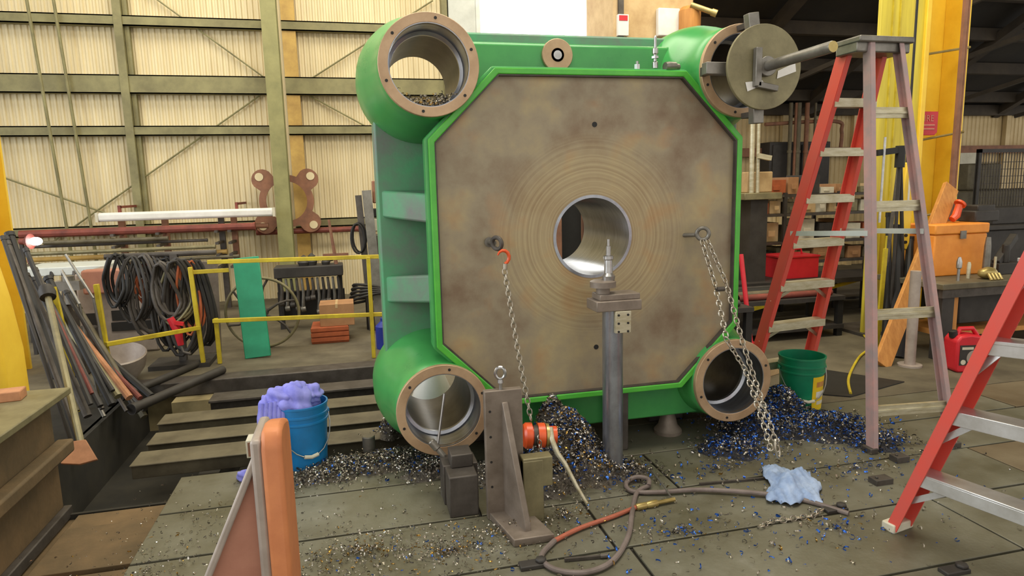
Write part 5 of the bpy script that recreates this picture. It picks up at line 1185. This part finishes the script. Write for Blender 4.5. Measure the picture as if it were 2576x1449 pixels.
# gas can
p = fl(2425, 930)
gc = thing('fuel_can', 'red plastic fuel can on the floor beside the workbench', 'can', (p.x, p.y, 0), R(-12))
mb = MB(); mb.prism([(-.13, .02), (-.11, 0), (.11, 0), (.13, .02), (.13, .24), (.10, .28), (-.02, .30), (-.10, .29), (-.13, .25)], (0, -.08, 0), (1, 0, 0), (0, 0, 1), (0, .16, 0)); lpart('body', mb, M['canred'], gc, bevel=.018)
mb = MB(); mb.tube([(-.08, 0, .28), (-.06, 0, .335), (.04, 0, .335), (.08, 0, .28)], .018, 10); lpart('handle', mb, M['canred'], gc)
mb = MB(); mb.lathe([(.03, 0), (.03, .05), (.02, .055)], (-.105, 0, .27), (-.2, 0, 1), 16); lpart('cap', mb, M['black'], gc)
mb = MB(); mb.box(-.105, .04, -.0835, -.081, .06, .22); lb2 = lpart('label', mb, M['dark'], gc)
mb = MB(); mb.cyl((.01, -.086, .12), (.01, -.084, .12), .06, 24); lpart('label_disc', mb, M['bracketgrey'], lb2)
mb = MB(); mb.box(-.09, .0, -.086, -.084, .185, .205); lpart('label_text', mb, M['offwhite'], lb2)
mb = MB(); mb.cyl((-.075, -.086, .085), (-.075, -.084, .085), .02, 16); lpart('label_seal', mb, M['offwhite'], lb2)
mb = MB(); mb.box(-.01, .045, -.088, -.0865, .12, .155); lpart('label_flash', mb, M['label'], lb2)
# things under bench
p = fl(2470, 905); mb = MB(); mb.cbox((p.x+.2, p.y+.45, .245), (.5, .1, .05), 0); single('short_board', 'short board on the workbench lower shelf', 'board', mb, M['card'], (p.x+.2, p.y+.45, .22))
mb = MB(); mb.box(bt.x+.25, bt.x+.75, 4.45, 4.85, .27, .55); mb.box(bt.x+.23, bt.x+.77, 4.43, 4.87, .55, .57); o = single('grey_bin', 'grey bin under the workbench', 'bin', mb, M['dark'], (bt.x+.5, 4.6, .22), bevel=.01); 
# floor opening and mat
a = [fl(2030, 925), fl(2275, 962), fl(2140, 1000), fl(1960, 985)]
mb = MB(); mb.add([Vector((v.x, v.y, .001)) for v in a]+[Vector((v.x, v.y, .008)) for v in a], [(0,3,2,1), (4,5,6,7)]+[(i, (i+1) % 4, 4+(i+1) % 4, 4+i) for i in range(4)]); single('floor_mat', 'black rubber mat on the floor behind the green bucket', 'mat', mb, M['black'], a[0])
a, b = fl(1880, 975), fl(1950, 945); mb = MB(); mb.bar(a+Vector((0, .1, .03)), b+Vector((.1, .1, .03)), .09, .06); single('wood_block', 'pale wood block on the floor left of the green bucket', 'block', mb, M['cardpale'], a, bevel=.004)
pts = [fl(x, y, .012) for x, y in ((2140, 990), (2135, 950), (2160, 900), (2190, 870), (2170, 840))]; mb = MB(); mb.tube(smooth_path(pts), .010, 8); single('extension_cord', 'thin yellow cord trailing on the floor behind the ladder', 'cord', mb, M['yellowdim'], pts[0])

# shelving with cartons in the middle of the bay
SY = 6.6
def sx(px): return at(px, 560, SY).x
sh = thing('storage_shelf', 'dark storage shelving filled with cartons behind the tall ladder', 'shelf', (sx(2050), SY+.2, 0))
x0, x1 = sx(1850), sx(2250)
levels = [at(2050, y, SY).z for y in (487, 535, 605, 655)]
for z in levels+[.12]: mb = MB(); mb.box(x0, x1, SY, SY+.45, z-.03, z); part('deck', mb, M['iron'], sh)
for x in (x0, sx(1975), sx(2110), x1):
    for y in (SY, SY+.42): mb = MB(); mb.box(x-.02, x+.02, y-.001, y+.031, 0, levels[0]+.02); part('post', mb, M['dark'], sh)
mb = MB(); mb.bar((sx(1985), SY+.44, .1), (sx(2100), SY+.44, levels[3]), .02, .02); part('brace', mb, M['ironolive'], sh)
rnd = random.Random(21); cm = ['card', 'cardpale', 'cardpale', 'ironolive', 'card', 'offwhite', 'crate', 'dark', 'beam']
nm = {'card': 'brown', 'cardpale': 'pale tan', 'ironolive': 'olive', 'offwhite': 'off-white', 'crate': 'orange brown', 'dark': 'black', 'beam': 'grey'}
pos = ['first', 'second', 'third', 'fourth', 'fifth', 'sixth', 'seventh', 'eighth', 'ninth', 'tenth', 'eleventh', 'twelfth', 'thirteenth', 'fourteenth']
lv_n = ['top', 'second', 'third', 'lowest full']
for li, z in enumerate(levels):
    x = x0+.05; k = 0; hmax = (.30 if li == 0 else levels[li-1]-z-.05)
    while x < x1-.16 and k < 14:
        wd = rnd.uniform(.11, .24); h = hmax*rnd.uniform(.55, .95); mm = rnd.choice(cm)
        if li == 0 and x > sx(2040): h *= .4
        mb = MB(); mb.box(x, x+wd, SY+.03+rnd.uniform(0, .06), SY+.36, z+.001, z+h); mb.box(x+wd*.2, x+wd*.6, SY+.02, SY+.031, z+h*.3, z+h*.6)
        single('carton', '%s carton, %s from the left on the %s shelf behind the ladder' % (nm[mm], pos[k], lv_n[li]), 'carton', mb, M[mm], (x, SY+.2, z), group='cartons on the bay shelving', bevel=.003)
        x += wd+rnd.uniform(.01, .05); k += 1
mb = MB(); p, q_ = at(1930, 645, 6.4), at(2020, 690, 6.4); mb.box(p.x, q_.x, 6.15, 6.5, q_.z, p.z); mb.box(p.x-.01, q_.x+.01, 6.14, 6.51, p.z, p.z+.02); mb.tube([(p.x+.1, 6.3, p.z+.02), (p.x+.12, 6.3, p.z+.08), (q_.x-.12, 6.3, p.z+.08), (q_.x-.1, 6.3, p.z+.02)], .012, 8)
rt = single('tool_box', 'red tool box on the trestle behind the tall ladder', 'tool box', mb, M['canred'], (p.x, 6.3, q_.z), bevel=.008); rz_ = q_.z
tr = thing('trestle', 'dark trestle bench under the red tool box', 'trestle', (p.x, 6.3, 0)); mb = MB(); mb.box(p.x-.6, q_.x+1.0, 6.0, 6.55, rz_-.05, rz_-.001); part('top', mb, M['dark'], tr)
for x in (p.x-.5, q_.x+.9):
    for y in (6.05, 6.46): mb = MB(); mb.box(x-.03, x+.03, y, y+.05, 0, rz_-.05); part('leg', mb, M['dark'], tr)
mb = MB(); mb.bar((p.x-.5, 6.08, .15), (q_.x+.9, 6.08, .5), .04, .02, (0, 1, 0)); part('brace', mb, M['yellowdim'], tr)
# red bars by the platen edge
a, b = at(1864, 640, 5.4), fl(1890, 880); mb = MB(); mb.tube([a, b], .022, 10); mb.cbox((b.x, b.y, .03), (.16, .12, .06), .3); single('red_bar', 'upright red bar and foot beside the platen right edge', 'bar', mb, M['canred'], b)
p = at(1888, 585, 6.3); mb = MB(); mb.tube([p+Vector((-.08, 0, -.03)), p+Vector((0, 0, -.04)), p+Vector((.06, 0, .0)), p+Vector((.08, 0, .05))], [.03, .045, .05, .035], 12); single('green_scoop', 'small bright green scoop beside the platen right edge', 'scoop', mb, M['greenrim'], p, smooth=60)
# drill column seen past platen: table and two rods
dm = thing('drill_stand', 'drill stand with two bright rods and square table beside the platen', 'machine', (sx(1900), 6.2, 0))
q0 = at(1900, 485, 6.2)
mb = MB(); mb.box(q0.x-.22, q0.x+.22, 6.05, 6.4, q0.z-.07, q0.z); part('table', mb, M['ironolive'], dm, bevel=.006)
mb = MB(); mb.box(q0.x-.1, q0.x+.1, 6.12, 6.35, 0, q0.z-.07); part('pedestal', mb, M['dark'], dm)
for px, r in ((1893, .026), (1908, .02)):
    t = at(px, 285, 6.2); mb = MB(); mb.cyl((at(px-3, 480, 6.2).x, 6.2, q0.z), (t.x, 6.2, t.z+.3), r, 12); part('rod', mb, M['alu'], dm)
p, q_ = at(1908, 392, 6.15), at(1938, 398, 6.15); mb = MB(); mb.bar(p, q_, .05, .05); part('arm', mb, M['alu'], dm)
p, q_ = at(1878, 455, 6.3), at(1940, 480, 6.3); mb = MB(); mb.box(p.x, q_.x, 6.28, 6.4, q0.z, q0.z+.22); part('housing', mb, M['cardpale'], dm, bevel=.01)
# wall cabinet, conduits
p, q_ = at(1930, 358, 9.7), at(2075, 490, 9.7)
kc = thing('wall_cabinet', 'dark olive electrical cabinet on the far bay wall', 'cabinet', (p.x, 9.7, q_.z))
mb = MB(); mb.box(p.x, q_.x, 9.62, 9.95, q_.z, p.z); part('body', mb, M['dark'], kc, bevel=.01)
mb = MB(); mb.box(p.x+.05, (p.x+q_.x)/2-.02, 9.60, 9.62, q_.z+.05, p.z-.05); part('door', mb, M['dark'], kc, bevel=.005)
mb = MB(); mb.box((p.x+q_.x)/2+.02, q_.x-.05, 9.60, 9.62, q_.z+.05, p.z-.05); part('door', mb, M['dark'], kc, bevel=.005)
cw = [(1990, .03), (2003, .022), (2010, .04), (2031, .035), (2052, .02)]
cn = ['leftmost thin', 'second slim', 'thick', 'second thick', 'rightmost thin']
for i, (px, r) in enumerate(cw):
    t = at(px, 275, 9.5); b = at(px, 500, 9.5); mb = MB(); mb.cyl((t.x, 9.5, b.z), (t.x, 9.5, 2.75), r, 10); mb.lathe([(r*1.3, 0), (r*1.3, .04)], (t.x, 9.5, (b.z+2.7)/2), (0, 0, 1), 10); single('conduit', cn[i]+' vertical conduit before the bay wall cabinet', 'conduit', mb, M['rust'] if i % 2 else M['beam'], (t.x, 9.5, b.z), group='conduits on the bay wall')
a, b = at(1925, 313, 9.55), at(2100, 305, 9.55); c = at(2117, 330, 9.55); d = at(2115, 370, 9.55); mb = MB(); mb.tube(smooth_path([a, b, c, d], 6), .03, 10); single('bent_conduit', 'horizontal conduit bending down on the far bay wall', 'conduit', mb, M['rust'], d)
# mesh partition at far right
p, q_ = at(2465, 375, 7.6), at(2600, 600, 7.6)
mp_ = thing('mesh_partition', 'dark wire mesh partition at the far right', 'partition', (p.x, 7.6, 0))
x1 = p.x+1.9
mb = MB(); mb.box(p.x, p.x+.05, 7.6, 7.65, 0, p.z); mb.box(x1-.05, x1, 7.6, 7.65, 0, p.z); mb.box(p.x, x1, 7.6, 7.65, p.z-.05, p.z); mb.box(p.x, x1, 7.6, 7.65, .6, .65); part('frame', mb, M['dark'], mp_)
mb = MB()
for k in range(38): mb.box(p.x+.05*k, p.x+.05*k+.008, 7.62, 7.628, .05, p.z)
for k in range(int(p.z/.1)): mb.box(p.x, x1, 7.628, 7.634, .1*k, .1*k+.008)
o = part('wire_mesh', mb, M['iron'], mp_, smooth=0); o['kind'] = 'stuff'
mb = MB(); mb.box(p.x+.1, x1+1, 8.0, 8.8, 0, 1.3); mb.box(p.x+.3, p.x+.9, 8.0, 8.6, 1.3, 1.7); single('stacked_goods', 'brown covered goods stacked behind the mesh partition', 'goods', mb, M['beam'], (p.x+.6, 8.4, 0), bevel=.03)
a, b = at(2420, 420, 9.2), at(2470, 640, 9.2)
mb = MB(); mb.box(at(2370, 400, 9.2).x, at(2455, 400, 9.2).x, 9.2, 9.26, 0, at(2400, 385, 9.2).z); mb.box(at(2415, 400, 9.2).x, at(2417, 400, 9.2).x, 9.19, 9.2, 0, at(2400, 385, 9.2).z); single('sheet_panel', 'pale grey sheet panel standing before the far bay wall', 'panel', mb, M['offwhite'], (a.x, 9.2, 0))
# low dark benches to fill the bay depth
for i, (xa, xb, Y, h, lab) in enumerate(((2.3, 3.3, 4.9, .45, 'low dark rack on the floor behind the tall ladder'), (3.4, 4.6, 5.35, .40, 'low dark rack on the floor left of the crane column'))):
    t = thing('stock_rack', lab, 'rack', (xa, Y, 0))
    for z in (.12, h): mb = MB(); mb.box(xa, xb, Y, Y+.5, z-.04, z); part('deck', mb, M['dark'], t)
    for x in (xa+.03, xb-.03):
        for y in (Y+.02, Y+.44): mb = MB(); mb.box(x-.03, x+.03, y, y+.05, 0, h-.04); part('leg', mb, M['black'], t)
    for k in range(5):
        mb = MB(); r = .03+.008*(k % 3); mb.cyl((xa+.08, Y+.08+.085*k, h+r), (xb-.1-.1*k, Y+.08+.085*k, h+r), r, 12); mb.lathe([(r*1.1, 0), (r*1.1, .03)], (xa+.08, Y+.08+.085*k, h+r), (1, 0, 0), 12)
        single('stock_bar', '%s bar lying on the low dark rack %s' % (['front', 'second', 'middle', 'fourth', 'rear'][k], ['behind the tall ladder', 'left of the crane column'][i]), 'bar', mb, M[['iron', 'dark', 'rustred', 'beam', 'black'][(k+i*2) % 5]], (xa, Y+.08+.085*k, h), group='bars on the low racks')
